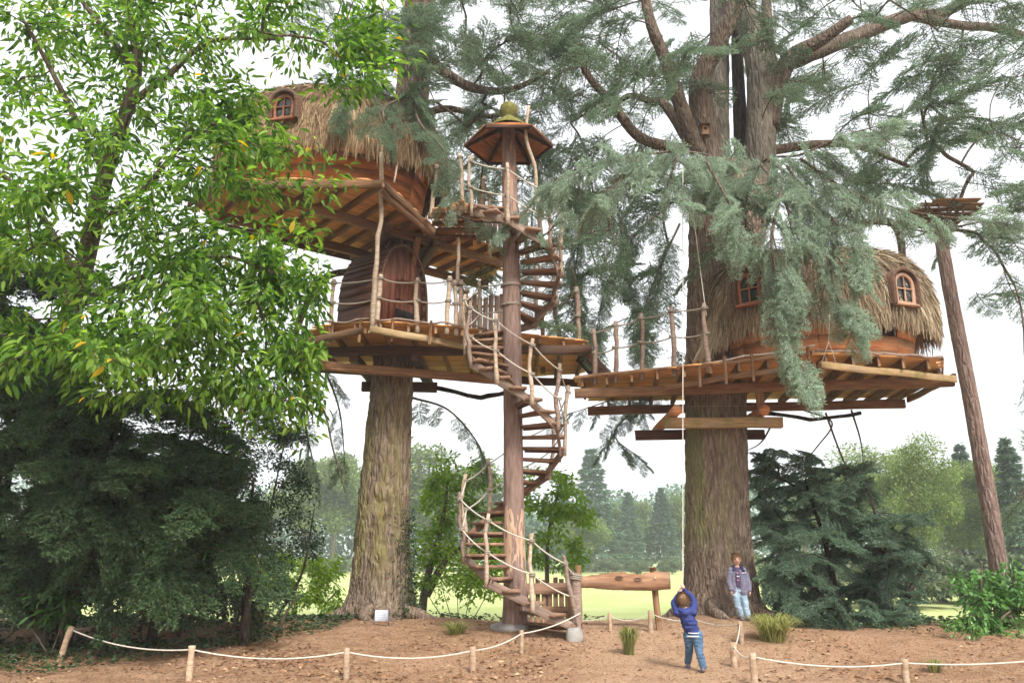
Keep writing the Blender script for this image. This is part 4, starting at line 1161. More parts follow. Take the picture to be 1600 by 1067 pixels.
# named limbs seen against the sky
def bare(root, rows, r0, r1, mat=M_barklimb):
    c = spline(np.array([P(*q) for q in rows]), 26); o = c[0].copy()
    link('limb', tube(Geo(), c - o, np.linspace(r0, r1, 26) * (1 + rng.uniform(-.06, .06, 26)), 10).mesh('limb', mat, True), root, Matrix.Translation(Vector(o)))
    return list(c[::3])
skR += bare(cedarR, [(1095, 250, 16.6), (1065, 170, 16.3), (1040, 95, 16), (1015, 30, 15.8), (1000, -60, 15.6)], .2, .10)
skR += bare(cedarR, [(1095, 255, 16.9), (1040, 165, 17.2), (1020, 160, 17.4), (985, 150, 17.6), (960, 165, 17.8)], .13, .06)
skR += bare(cedarR, [(1070, 235, 16.8), (1000, 215, 16.6), (955, 160, 16.4), (920, 120, 16.2), (898, 70, 16)], .14, .07)
skR += bare(cedarR, [(1240, 95, 16.7), (1330, 60, 17.4), (1420, 25, 18), (1470, 22, 18.3), (1530, -10, 18.6)], .20, .13)
skR += bare(cedarR, [(1420, 25, 18), (1500, 40, 18.2), (1560, 45, 18.4), (1640, 70, 18.6)], .13, .10)
skR += bare(cedarR, [(1205, 235, 17), (1290, 225, 17.5), (1350, 232, 18), (1420, 260, 18.3)], .12, .05)
bare(cedarR, [(1265, 330, 17.2), (1310, 360, 17.4), (1370, 345, 17.6), (1405, 365, 17.7), (1412, 470, 17.8)], .12, .08)
for rws in ([(1255, 640, 18.4), (1300, 660, 18.6), (1275, 700, 18.4), (1240, 740, 18.0)], [(1290, 645, 18.4), (1310, 700, 18.2), (1335, 760, 18.0), (1345, 800, 17.9)], [(1210, 655, 17.8), (1190, 690, 17.8), (1165, 705, 17.6)], [(1330, 640, 18.6), (1345, 690, 18.6), (1350, 740, 18.5)]):
    bare(cedarR, rws, .026, .008)
tR = boxes([(860, 1090, -60, 120, 14.5, 20.5, 38), (860, 1080, 100, 300, 15.5, 20.5, 31), (870, 1065, 290, 560, 16.5, 20, 26),
            (1130, 1400, -60, 110, 14, 20.5, 32), (1200, 1500, 90, 240, 15.5, 20.5, 30), (1400, 1660, -60, 130, 14, 20.5, 27),
            (1430, 1660, 120, 330, 15.5, 20, 30), (1060, 1210, 180, 420, 15.0, 16, 10), (1260, 1420, 230, 330, 17, 20, 14), (1480, 1600, 330, 480, 17.5, 20, 9), (1540, 1720, 560, 900, 18, 21, 8)])
gr = grow(skR, tR, .35, .06); limbs(cedarR, gr, M_barklimb, .010, .46, .03, .14)
sprig_tips(cedarR, gr, F_cedar, 'branch', .75, 1.3)
# the pale drooping bough in front
BR = [[(1160, 340, 16.3), (1130, 260, 14.6), (1080, 238, 13.3), (990, 244, 12.8), (905, 262, 12.6), (850, 292, 12.5)],
      [(1160, 330, 16.3), (1190, 255, 14.3), (1250, 242, 13.2), (1320, 212, 12.8), (1380, 195, 12.6)],
      [(1190, 258, 13.7), (1225, 310, 13.1), (1240, 390, 13.0), (1215, 470, 12.9), (1235, 545, 12.9), (1258, 590, 12.9)],
      [(1230, 260, 13.4), (1280, 340, 13.1), (1295, 410, 13.0), (1310, 470, 13.0), (1330, 500, 13.0)],
      [(1250, 248, 13.3), (1330, 300, 13.1), (1430, 332, 13.1), (1570, 348, 13.3)],
      [(1100, 245, 13.4), (1135, 310, 13.0), (1150, 350, 12.9), (1148, 378, 12.9)],
      [(1220, 300, 13.1), (1205, 380, 12.9), (1218, 440, 12.9), (1228, 500, 12.9)],
      [(1000, 246, 12.8), (960, 290, 12.6), (930, 310, 12.5)], [(1060, 240, 13.1), (1050, 280, 12.9), (1080, 320, 12.8)],
      [(1290, 330, 13.1), (1330, 380, 13), (1345, 440, 13)], [(1200, 250, 13.6), (1260, 300, 13.2), (1270, 380, 13)]]
for k, rws in enumerate(BR): bough(cedarR, rws, F_blue, .15, .65, 1.15, .55, lat=1.2, name='spray')
# feathery low boughs behind the stair
for rws in ([(1060, 590, 18.6), (1000, 610, 18.8), (940, 630, 19), (880, 650, 19.2)], [(1050, 575, 18.8), (990, 640, 19), (960, 680, 19.2), (1000, 715, 19.2)], [(930, 560, 19), (950, 600, 19), (1010, 640, 19)]):
    bough(cedarR, rws, F_cedar, .34, .5, .8, .5)
# foliage hanging between the two trunks
for rws in ([(1045, 320, 17.6), (990, 370, 17.4), (950, 440, 17.3), (930, 525, 17.2)], [(1062, 350, 17.4), (1030, 420, 17.3), (1005, 490, 17.3), (1000, 540, 17.3)], [(905, 290, 17.6), (905, 370, 17.4), (898, 450, 17.3), (915, 520, 17.3)], [(960, 290, 17.7), (975, 390, 17.5), (985, 460, 17.4)]):
    bough(cedarR, rws, F_cedar, .2, .45, .85, .8)

# ---- crown of the left cedar
skL = [np.array([-2.5 + .02 * z, 17.25, z]) for z in np.arange(9.5, 18, .7)]
skL += bare(cedarL, [(650, 70, 17.2), (690, 110, 17), (740, 138, 16.8), (800, 140, 16.5), (860, 110, 16.2)], .16, .05)
skL += bare(cedarL, [(655, 180, 17.2), (700, 170, 17.4), (760, 182, 17.6), (800, 175, 17.8)], .10, .05)
skL += bare(cedarL, [(640, 440, 17.4), (560, 425, 17.0), (500, 440, 16.6), (462, 520, 16.4), (452, 560, 16.3)], .10, .05)
bare(cedarL, [(452, 560, 16.3), (470, 610, 16.3), (505, 640, 16.4), (520, 700, 16.4), (540, 770, 16.5)], .04, .012)
bare(cedarL, [(462, 540, 16.4), (440, 580, 16.3), (450, 640, 16.3)], .03, .012)
tL = boxes([(500, 880, -60, 60, 14.5, 20, 40), (660, 900, 40, 200, 15.5, 20.5, 33), (540, 700, 30, 180, 14.6, 16.5, 20), (690, 790, 180, 420, 17.5, 20.5, 22), (820, 910, 200, 480, 16.5, 20, 22)])
gr = grow(skL, tL, .35, .06); limbs(cedarL, gr, M_barklimb, .010, .46, .03, .13)
sprig_tips(cedarL, gr, F_cedar, 'branch', .75, 1.25)
for rws in ([(640, 130, 16), (655, 190, 14.6), (690, 230, 14.0), (700, 270, 13.9)], [(600, 120, 15.5), (560, 140, 14.4), (530, 170, 14)], [(640, 150, 15.5), (600, 170, 14.2), (610, 220, 14)]):
    bough(cedarL, rws, F_cedar, .26, .45, .75, .5)
for rws in ([(700, 330, 15.2), (740, 345, 14.8), (800, 350, 14.5), (850, 370, 14.3)], [(850, 300, 15), (820, 330, 14.6), (780, 360, 14.4)], [(830, 380, 14.4), (860, 360, 14.3), (880, 330, 14.3)], [(760, 300, 15.6), (720, 300, 15.4), (690, 318, 15.2)]):
    bough(cedarL, rws, F_blue, .2, .5, .8, .4)
for rws in ([(640, 620, 17.5), (700, 640, 18.5), (745, 690, 19), (760, 730, 19)], [(500, 560, 17), (530, 640, 17.5), (540, 740, 18)], [(470, 600, 17), (480, 680, 17), (500, 760, 17)]):
    bough(cedarL, rws, F_cedar, .36, .4, .7, .6)

# ---- broad leaves
def leaf_tpl(fold=.25, curve=.12):
    x = np.array([0, .28, .28, .28, .62, .62, .62, 1.0]); y = np.array([0, .42, 0, -.42, .40, 0, -.40, 0])
    z = np.array([0, fold * .42, 0, fold * .42, fold * .4 - curve * .4, -curve * .4, fold * .4 - curve * .4, -curve])
    T = np.array([[0, 2, 1], [0, 3, 2], [1, 2, 5], [1, 5, 4], [2, 3, 6], [2, 6, 5], [4, 5, 7], [5, 6, 7]])
    return np.stack([x, y, z], -1), T
def leaf_small():
    return np.array([[0, 0, 0], [.5, .4, .1], [1, 0, -.05], [.5, -.4, .1]]), np.array([[0, 2, 1], [0, 3, 2]])
def leaves(geo, pos, d, nrm, length, width, tpl, tint, mat=0):
    V0, T0 = tpl; n = len(pos)
    d = d / (np.linalg.norm(d, axis=1)[:, None] + 1e-9); s = np.cross(nrm, d); s /= np.linalg.norm(s, axis=1)[:, None] + 1e-9; u = np.cross(d, s)
    L, Wd = np.broadcast_to(length, (n,)), np.broadcast_to(width, (n,))
    V = pos[:, None, :] + V0[None, :, :1] * (d * L[:, None])[:, None, :] + V0[None, :, 1:2] * (s * Wd[:, None])[:, None, :] + V0[None, :, 2:] * (u * L[:, None])[:, None, :]
    k = len(V0); T = (np.arange(n)[:, None, None] * k + T0[None]).reshape(-1, 3)
    geo.add(V.reshape(-1, 3), T, None, mat, np.repeat(np.broadcast_to(tint, (n,)), len(T0)))
def leaf_cloud(tips, pos, n_per, spread, L, Wd, droop=.35, up=.6, r=rng, hue=(.5, .26)):
    """leaf placements round twig tips: position, direction, normal, size, tint"""
    C = np.array([pos[e] for e, _ in tips]); D = np.array([d for _, d in tips]); n = len(C) * n_per
    C = np.repeat(C, n_per, 0); D = np.repeat(D, n_per, 0)
    back = r.uniform(-1.2, .25, n)[:, None] * spread
    rad = r.normal(size=(n, 3)); rad /= np.linalg.norm(rad, axis=1)[:, None]
    p = C + D * back + rad * (spread * .62 * r.random(n) ** .6)[:, None] * [1, 1, .65]
    d = rad * [1, 1, .5] + D * .6 + np.array([0, 0, -droop]) + r.normal(size=(n, 3)) * .25
    nr = np.array([0, 0, up]) + r.normal(size=(n, 3)) * .35 + rad * .15
    tint = np.clip(r.normal(hue[0], hue[1], n), 0, .93)
    return p, d, nr, L * r.uniform(.5, 1.35, n), Wd * r.uniform(.75, 1.2, n), tint
M_chest = leaf_mat('chestnut_leaf', (.036, .092, .014), (.105, .215, .03), (.28, .42, .078), .58, .45, accent=(.62, .42, .03))
M_barkch = bark_mat('chestnut_bark', (.05, .04, .028), (.12, .095, .065), (.22, .18, .13))
cb = on_ground(-7.5, 13.7, -.1)
chest = thing('chestnut_tree', 'leafy bright green chestnut filling the left edge above the dark yew', 'tree', cb)
sk = [[*cb, .2], [-7.4, 13.6, 2.5, .17]] + at_rows([(108, 520, 12.9, .17), (135, 400, 12.3, .15), (165, 270, 11.3, .125), (200, 165, 11.1, .10), (214, 100, 11, .085), (205, 40, 10.9, .06), (190, -60, 10.8, .04)])
trunk_obj('trunk', sk, M_barkch, chest, k=40, ringgap=.08, amp=.012, freq=12, seed=51)
skn = [np.array(q[:3]) for q in spline(np.array(sk)[2:], 16)]
for rws, r0 in (([(165, 270, 11.3), (120, 190, 11), (80, 110, 10.7), (30, 20, 10.4)], .07), ([(200, 165, 11.1), (260, 120, 10.8), (330, 65, 10.6), (430, 62, 10.5)], .065), ([(205, 105, 11), (170, 55, 10.8), (130, 5, 10.6), (90, -60, 10.5)], .06), ([(150, 350, 11.4), (220, 300, 11), (300, 210, 10.8), (350, 190, 10.7)], .05), ([(125, 440, 11.5), (60, 330, 11), (0, 270, 10.6), (-70, 220, 10.3)], .06), ([(120, 480, 11.5), (230, 430, 11), (340, 400, 10.8), (440, 430, 10.8)], .05)):
    c_ = spline(np.array([P(*q) for q in rws]), 16); o_ = c_[0].copy()
    link('limb', tube(Geo(), c_ - o_, np.linspace(r0, .02, 16), 8).mesh('limb', M_barkch, True), chest, Matrix.Translation(Vector(o_)))
    skn += list(c_[::2])
tC = boxes([(-160, 260, -140, 140, 9.2, 12.2, 70), (240, 470, -140, 110, 9.4, 12, 48), (460, 640, -140, 60, 9.8, 11.6, 26), (520, 640, 40, 150, 10.2, 11.2, 12),
            (-160, 230, 130, 360, 9, 12.2, 66), (220, 380, 110, 300, 9.6, 12, 32), (370, 480, 130, 240, 10.2, 12, 10), (-160, 260, 350, 600, 9.2, 12.0, 62), (240, 420, 300, 560, 9.8, 12.0, 44),
            (400, 545, 245, 305, 10.4, 11.4, 7), (400, 500, 310, 440, 10.5, 12, 12), (400, 500, 420, 560, 10.8, 12, 14), (100, 300, 540, 640, 10.4, 11.6, 20), (290, 490, 520, 655, 10.6, 11.8, 34)])
gr = grow(skn, tC, .25, .08, .16); limbs(chest, gr, M_barkch, .0055, .46, .022, .06)
lp = leaf_cloud(gr[2], gr[0], 56, .60, .17, .058, .45, hue=(.52, .31))
q = lp[0]; d_ = q - np.array([0, 0, EYE]); cz = d_[:, 1] * CS + d_[:, 2] * SN
pxs, pys = 800 + FPX * d_[:, 0] / cz, 533.5 - FPX * (-d_[:, 1] * SN + d_[:, 2] * CS) / cz
# gaps in the crown
thin = ((pxs > 418) & (pxs < 468) & (pys > 120) & (pys < 190) & (rng.random(len(pxs)) < .85)) | ((pxs > 440) & (pxs < 700) & (pys > 165) & (pys < 400) & (rng.random(len(pxs)) < .6)) | ((pxs > 512) & (pys > 330))
lp = tuple(a_[~thin] for a_ in lp)
nl = len(lp[0]); acc = rng.random(nl) < .006; lp[5][acc] = 1.0
# the largest leaves in view become leaves of their own, the rest one mass
q = lp[0]; d_ = q - np.array([0, 0, EYE]); cz = d_[:, 1] * CS + d_[:, 2] * SN
pxs, pys = 800 + FPX * d_[:, 0] / cz, 533.5 - FPX * (-d_[:, 1] * SN + d_[:, 2] * CS) / cz
size = lp[3] / cz * ((pxs > 5) & (pxs < 690) & (pys > 5) & (pys < 660)); size[acc] *= 1.6
big = np.argsort(-size)[:290]; rest = np.ones(nl, bool); rest[big] = False
g = Geo(); pick = rng.integers(0, 3, nl)
for k_, tp_ in enumerate((leaf_tpl(), leaf_tpl(.12, .38), leaf_tpl(.45, .05))):
    m_ = rest & (pick == k_); leaves(g, *(a[m_] for a in lp[:5]), tp_, lp[5][m_])
link('crown', g.mesh('crown', M_chest, False, True), chest, kind='stuff')
lm = []
for tv in (.2, .35, .5, .65, .8, 1.0):
    g = Geo(); leaves(g, np.zeros((1, 3)), np.array([[1., 0, 0]]), np.array([[0, 0, 1.]]), np.array([1.0]), np.array([.39]), leaf_tpl(), np.array([tv])); lm.append(g.mesh('leaf', M_chest, False, True))
for i in big:
    k = 5 if acc[i] else int(min(4, max(0, (lp[5][i] - .125) / .15)))
    M = frame(np.zeros(3), lp[1][i], lp[2][i]); M.translation = Vector(lp[0][i])
    link('leaf', lm[k], chest, M @ Matrix.Scale(float(lp[3][i]), 4))
# ------------------------------------------------------------------ undergrowth
def conifer_bush(name, label, cat, base, stems, rows, meshes, s0, s1, bark, group=None, nper=1, dn=-.25):
    root = thing(name, label, cat, base, group); sk = []
    for s_ in stems:
        c_ = spline(np.array(s_), 12); o = c_[0].copy(); sk += list(c_[2:])
        link('stem', tube(Geo(), c_ - o, np.linspace(.09, .02, 12), 8).mesh('stem', bark, True), root, Matrix.Translation(Vector(o)))
    gr = grow(sk, boxes(rows), .3, .05); limbs(root, gr, bark, .007, .44, .03, .06)
    sprig_tips(root, gr, meshes, 'branch', s0, s1, dn=dn, nper=nper)
    return root
def V3(px, py, Y): return P(px, py, Y)
b = on_ground(-6.9, 13.2)
yewL = conifer_bush('yew_tree', 'large dark drooping yew filling the lower left corner', 'tree', b,
    [[b, b + [.2, 0, 2.0], b + [.4, 0, 4.2]], [b + [1.2, .3, 0], b + [1.3, .2, 1.6], b + [1.6, 0, 3.4]], [b + [2.6, .5, -.05], b + [2.6, .4, 1.4], b + [2.6, .3, 2.7]], [b + [-1.6, .6, 0], b + [-1.6, .5, 2.6], b + [-1.4, .5, 5.4]]],
    [(-60, 140, 590, 780, 12.0, 13.6, 30), (100, 330, 600, 770, 12.0, 13.8, 30), (-60, 150, 770, 890, 12.9, 14.0, 27), (130, 320, 760, 890, 12.2, 13.8, 28), (310, 380, 690, 850, 12.6, 14, 11), (-60, 110, 400, 620, 13.2, 14.6, 28)],
    F_yew, .8, 1.3, M_barkdark, nper=2)
b = on_ground(7.0, 16.4)
yewR = conifer_bush('yew_tree', 'spreading blue-green yew right of the leaning boy', 'tree', b,
    [[b + [-.6, .2, 0], b + [-.7, .2, 1.3], b + [-.9, .5, 2.7]], [b + [.3, 0, 0], b + [.4, .1, 1.1], b + [.3, .2, 2.3]], [b + [.6, .2, 0], b + [.9, .2, .6], b + [1.3, .2, 1.1]]],
    [(1185, 1265, 705, 830, 16.8, 18.2, 48), (1260, 1360, 725, 850, 16.2, 17.8, 60), (1200, 1380, 820, 970, 15.8, 17.6, 98), (1370, 1430, 800, 975, 15.6, 17, 46), (1240, 1440, 940, 985, 15.2, 16, 34)],
    F_yewb, .5, .95, M_barkdark, nper=1, dn=-.05)

def leafy(name, label, cat, base, stems, rows, mat, n_per, spread, L, Wd, bark, tpl, droop=.35, up=.6, hue=(.5, .2), r0=.04, step=.22, group=None, rt=.004, r1=.012):
    root = thing(name, label, cat, base, group); sk = []
    for s_ in stems:
        c_ = spline(np.array(s_), 12); o = c_[0].copy(); sk += list(c_[3:])
        link('stem', tube(Geo(), c_ - o, np.linspace(r0, r1, 12), 7).mesh('stem', bark, True), root, Matrix.Translation(Vector(o)))
    gr = grow(sk, boxes(rows), step, .06, .14); limbs(root, gr, bark, rt, .44, .02, .05)
    g = Geo(); lp = leaf_cloud(gr[2], gr[0], n_per, spread, L, Wd, droop, up, hue=hue); leaves(g, *lp[:5], tpl, lp[5])
    link('crown', g.mesh('crown', mat, False, True), root, kind='stuff')
    return root
M_holly = leaf_mat('holly_leaf', (.012, .028, .012), (.028, .06, .022), (.06, .11, .045), .15, .3)
M_bright = leaf_mat('bright_leaf', (.10, .20, .018), (.20, .33, .03), (.36, .46, .07), .45, .5)
M_lime = leaf_mat('lime_leaf', (.08, .17, .02), (.15, .26, .03), (.27, .36, .06), .45, .5)
M_laurel = leaf_mat('laurel_leaf', (.03, .085, .018), (.065, .165, .032), (.14, .27, .07), .22, .25)
M_ivy = leaf_mat('ivy_leaf', (.015, .035, .012), (.035, .07, .022), (.075, .12, .04), .2, .4)
M_barkshrub = plain_mat('shrub_bark', (.06, .045, .03), (.15, .115, .08), 16)
SM, LT = leaf_small(), leaf_tpl()
b = on_ground(-5.0, 16.6)
leafy('holly_bush', 'dark small-leaved holly bush between the yew and the left cedar', 'bush', b, [[b, b + [0, 0, 1.2], b + [.3, 0, 3.6]], [b + [.3, .1, 0], b + [.8, .1, .9], b + [1.0, 0, 2.2]], [b + [-.4, 0, 0], b + [-.6, 0, 1.4], b + [-.7, 0, 3]]],
      [(290, 470, 600, 700, 15.8, 17.2, 44), (330, 480, 660, 760, 15.8, 17.4, 40), (350, 495, 740, 870, 15.6, 17.4, 60), (260, 440, 860, 955, 15.6, 17, 40), (210, 360, 640, 800, 16, 17.4, 30), (30, 260, 820, 940, 15, 16.6, 34)], M_holly, 110, .36, .07, .05, M_barkdark, SM)
b = on_ground(-4.45, 19.4)
leafy('fern_leaved_shrub', 'bright yellow-green shrub on the lawn edge left of the left cedar', 'bush', b, [[b, b + [.1, 0, .7], b + [.4, 0, 1.1]], [b + [-.2, 0, 0], b + [-.5, 0, .6], b + [-.8, 0, 1.0]], [b + [.2, 0, 0], b + [.7, 0, .4], b + [1.0, 0, .6]]],
      [(395, 535, 875, 965, 18.6, 20.2, 36), (370, 470, 865, 935, 18.6, 20.2, 18)], M_bright, 80, .34, .14, .048, M_barkshrub, LT)
b = on_ground(-2.2, 20.4)
leafy('young_maple', 'light green young tree with leaning trunk right of the left cedar', 'tree', b, [[b, b + [.1, 0, 1.2], b + [.45, 0, 2.6], b + [.6, 0, 3.8]], [b + [.1, 0, 1.0], b + [.6, 0, 1.8], b + [1.3, .1, 2.4]]],
      [(655, 780, 715, 800, 19.6, 21.6, 26), (650, 790, 790, 870, 19.4, 21.6, 34), (655, 780, 860, 930, 19.4, 21, 22)], M_lime, 60, .40, .13, .075, M_barkshrub, LT, r0=.13, r1=.03)
b = on_ground(1.0, 21.4)
leafy('young_maple', 'light green young tree seen behind the foot of the spiral stair', 'tree', b, [[b, b + [-.1, 0, 1.2], b + [-.05, 0, 2.5], b + [.2, 0, 3.5]]],
      [(815, 905, 735, 800, 20.5, 22.2, 24), (815, 925, 790, 890, 20.5, 22.2, 30)], M_lime, 60, .40, .13, .075, M_barkshrub, LT, r0=.08, r1=.03)
b = on_ground(-1.15, 18.8)
leafy('thin_stemmed_shrub', 'open yellow-green shrub of thin stems between left cedar and stair', 'bush', b, [[b + [dx * .1, 0, 0], b + [dx * .5, 0, .5], b + [dx * .9, 0, 1.1]] for dx in (-1, -.5, -.1, .3, .8)],
      [(690, 780, 840, 900, 18.2, 19.4, 22), (685, 775, 895, 945, 18.2, 19.4, 16)], M_bright, 36, .30, .09, .055, M_barkshrub, LT, r0=.014, r1=.006)
b = on_ground(9.6, 15.6)
leafy('laurel_hedge', 'glossy green laurel hedge at the right edge below the leaning pole', 'hedge', b, [[b + [dx, 0, 0], b + [dx, 0, .6], b + [dx + .1, 0, 1.2]] for dx in (-.9, -.3, .3, .9, 1.6)],
      [(1495, 1720, 892, 940, 14.6, 16.2, 40), (1495, 1720, 930, 1000, 14.3, 16, 46)], M_laurel, 46, .30, .135, .068, M_barkshrub, LT, droop=.5, up=.4)
b = on_ground(8.3, 14.6)
leafy('low_shrub', 'low pale-leaved shrub at the foot of the laurel hedge', 'bush', b, [[b, b + [.1, 0, .2], b + [.3, 0, .35]], [b, b + [-.2, 0, .2], b + [-.4, 0, .3]]],
      [(1470, 1600, 965, 1010, 14, 15, 22)], M_laurel, 24, .2, .09, .05, M_barkshrub, LT, hue=(.8, .12))
b = on_ground(-7.0, 13.0)
leafy('rhododendron', 'young broad-leaved rhododendron by the leftmost leaning fence stake', 'bush', b, [[b, b + [.1, 0, .4], b + [.2, 0, .75]], [b, b + [-.3, 0, .35], b + [-.6, 0, .6]]],
      [(0, 140, 905, 975, 12.7, 13.3, 20)], M_laurel, 22, .24, .17, .06, M_barkshrub, LT, hue=(.3, .15), r0=.018, r1=.008)
b = on_ground(-5.6, 14.3)
leafy('rhododendron', 'broad-leaved rhododendron sapling drooping in front of the dark yew', 'bush', b, [[b, b + [.2, -.2, .7], b + [.5, -.3, 1.5]], [b, b + [-.4, -.3, .6], b + [-.5, -.4, 1.2]]],
      [(200, 340, 840, 900, 12.6, 13.4, 14)], M_laurel, 16, .24, .16, .055, M_barkshrub, LT, hue=(.4, .2))
b = on_ground(-5.4, 14.6)
leafy('bramble', 'low tangle of dark bramble leaves along the foot of the yew', 'bush', b, [[b + [dx, 0, 0], b + [dx + .1, 0, .3], b + [dx + .3, 0, .6]] for dx in (-2.6, -1.8, -1, -.2, .6, 1.4)],
      [(20, 430, 900, 965, 13.6, 15.6, 70)], M_ivy, 46, .32, .085, .06, M_barkshrub, LT, hue=(.4, .25))

# ivy climbing the left cedar
n = 900
th = rng.normal(-.35, .30, n); z = rng.random(n) ** 1.7 * 2.3 + .3; rr = np.interp(z, [.3, 1.1, 2.6], [.80, .66, .58]) + rng.uniform(.0, .09, n)
p = np.c_[-2.70 + rr * np.cos(th), 17.2 + rr * np.sin(th), z]
out = np.c_[np.cos(th), np.sin(th), np.zeros(n)]
d = np.c_[rng.normal(size=(n, 2)) * .6, -rng.random(n)] + out * .3
g = Geo(); leaves(g, p, d, out + rng.normal(size=(n, 3)) * .3, rng.uniform(.05, .09, n), rng.uniform(.04, .07, n), SM, np.clip(rng.normal(.45, .2, n), 0, .93))
ivy = link('climbing_ivy', g.mesh('climbing_ivy', M_ivy, False, True), None)
tag(ivy, 'dark ivy climbing the right side of the left cedar foot', 'ivy')

# grass tufts
M_blade = leaf_mat('grass_blade', (.10, .13, .03), (.24, .26, .08), (.44, .40, .17), .35, .5)
def tuft(name, label, c, n, h, spread, cat='grass tuft'):
    root_r = rng.random(n) * spread * .35; a = rng.uniform(0, 2 * math.pi, n)
    p0 = np.c_[root_r * np.cos(a), root_r * np.sin(a), np.zeros(n) - .02]
    a2 = a + rng.normal(0, .5, n); d = np.c_[np.cos(a2), np.sin(a2), np.zeros(n)]; out = rng.uniform(.2, 1, n)[:, None] * spread; hh = (h * rng.uniform(.6, 1.1, n))[:, None]
    w = np.c_[-np.sin(a2), np.cos(a2), np.zeros(n)] * rng.uniform(.004, .008, n)[:, None]
    Z = np.array([0, 0, 1.])
    p1 = p0 + d * out * .35 + Z * hh * .7; p2 = p0 + d * out * .75 + Z * hh * .95; p3 = p0 + d * out * 1.1 + Z * hh * .72
    V = np.stack([p0 - w, p0 + w, p1 - w, p1 + w, p2 - w * .8, p2 + w * .8, p3], 1).reshape(-1, 3); i = np.arange(n)[:, None] * 7
    tn = np.clip(rng.normal(.5, .25, n), 0, .93)
    g = Geo(); g.add(V, np.concatenate([i + [4, 5, 6]]), np.concatenate([i + [0, 1, 3, 2], i + [2, 3, 5, 4]]), 0, .5); g.tt = [tn]; g.tq = [np.concatenate([tn, tn])]
    o = link(name, g.mesh(name, M_blade, False, True), None, Matrix.Translation(Vector(c))); tag(o, label, cat); return o
tuft('grass_tuft', 'small round grass tuft alone on the bare earth', G(983, 1022), 260, .42, .20)
tuft('grass_tuft', 'large arching grass clump beside the leaning boy', G(1208, 1000), 460, .42, .52)
tuft('grass_tuft', 'thin dry grass clump near the stair foot', G(712, 990), 160, .22, .35)
tuft('grass_tuft', 'thin green weed clump at the right rope fence', G(1462, 1050), 90, .2, .18)
tuft('grass_tuft', 'dry brown grass clump under the holly bush', G(395, 985), 260, .5, .4)

# fallen leaves and low ivy on the ground
M_litter = straw_mat('fallen_leaf', (.10, .05, .028), (.30, .155, .08), (.52, .36, .21))
def scatter(name, label, cat, n, xr, yr, mat, L, dens, tpl=SM, tint=(.5, .25), tilt=.35, lift=.012):
    x, y = rng.uniform(*xr, n), rng.uniform(*yr, n); k = rng.random(n) < dens(x, y); x, y = x[k], y[k]; m = len(x)
    p = np.c_[x, y, gz(x, y) + lift + rng.random(m) * lift]; a = rng.uniform(0, 2 * math.pi, m); d = np.c_[np.cos(a), np.sin(a), rng.normal(0, tilt * .5, m)]
    g = Geo(); leaves(g, p, d, np.array([0, 0, 1.]) + rng.normal(size=(m, 3)) * tilt, L * rng.uniform(.5, 1.4, m), L * .7 * rng.uniform(.5, 1.2, m), tpl, np.clip(rng.normal(*tint, m), 0, 1))
    o = link(name, g.mesh(name, mat, False, True)); o['kind'] = 'stuff'; o['label'] = label; return o
def d_lit(x, y):
    path = np.exp(-((x - 2.4) / 1.5) ** 2) * (y > 11)
    return (.03 + .9 * (vnoise(x * .8, y * .8, 77) ** 1.8)) * (1 - .85 * path) * np.where(x < -3.0, 1.0, .45) * np.where(y > 13.8, .35, 1)
scatter('leaf_litter', 'brown and orange fallen leaves over the bare earth', 'leaves', 34000, (-10, 11), (10.3, 17.6), M_litter, .08, d_lit)
scatter('bark_chips', 'fine reddish bark chips and twigs scattered over the earth', 'litter', 8000, (-10, 11), (10.3, 17.4), M_litter, .04, lambda x, y: .9 + x * 0, tint=(.35, .25), tilt=.2, lift=.008)
scatter('ground_ivy', 'low dark ground ivy under the yew and along the mound edge', 'ivy', 80000, (-12, 12), (11.2, 19.2), M_ivy, .09,
        lambda x, y: np.clip((vnoise(x * .9, y * .9, 31) - .25) * 2.2, 0, 1) * (((x < -3.0) & (y > 11.5 + np.maximum(0, x + 6.2) * 1.05)) | ((x > 5.0) & (y > 13.6 + .1 * x) & (rng.random(len(x)) < .55)) | ((y > 17.1) & (x > -2) & (x < 1.9))), tilt=.6, lift=.05)

# ------------------------------------------------------------------ far wood beyond the lawn
M_far = [leaf_mat('far_conifer', (.05, .095, .065), (.10, .165, .105), (.18, .25, .155), .2, .7), leaf_mat('far_broadleaf', (.08, .13, .04), (.15, .21, .06), (.27, .32, .11), .3, .7), leaf_mat('far_shrub', (.06, .09, .05), (.12, .16, .085), (.24, .26, .15), .25, .7)]  # conifer greens are lightened so the colour carries part of the distance haze
def far_conifer(seed, h=12., w=4.2, n=9000):
    r = np.random.default_rng(seed); f = r.random(n) ** .85; tier = np.round(f * 16 + r.normal(0, .22, n)) / 16; tier = np.clip(tier, .04, 1)
    z = h * (.12 + .88 * tier); rad = w / 2 * (1 - tier) ** .8 * (.75 + .5 * r.random(17)[np.clip((tier * 16).astype(int), 0, 16)]); a = r.uniform(0, 2 * math.pi, n)
    na = 7; am = np.round(a / (2 * math.pi) * na + tier * 37 % 1) / na * 2 * math.pi; a = a * .35 + am * .65 + r.normal(0, .12, n)
    q = rad * r.random(n) ** .6; p = np.c_[q * np.cos(a), q * np.sin(a), z - .22 * q + r.normal(0, .1, n)]
    d = np.c_[np.cos(a), np.sin(a), np.full(n, -.25)] + r.normal(size=(n, 3)) * .4
    g = Geo(); leaves(g, p, d, np.array([0, 0, 1.]) + r.normal(size=(n, 3)) * .4, r.uniform(.25, .6, n), r.uniform(.1, .22, n), SM, np.clip(r.normal(.5, .22, n), 0, .93)); return g
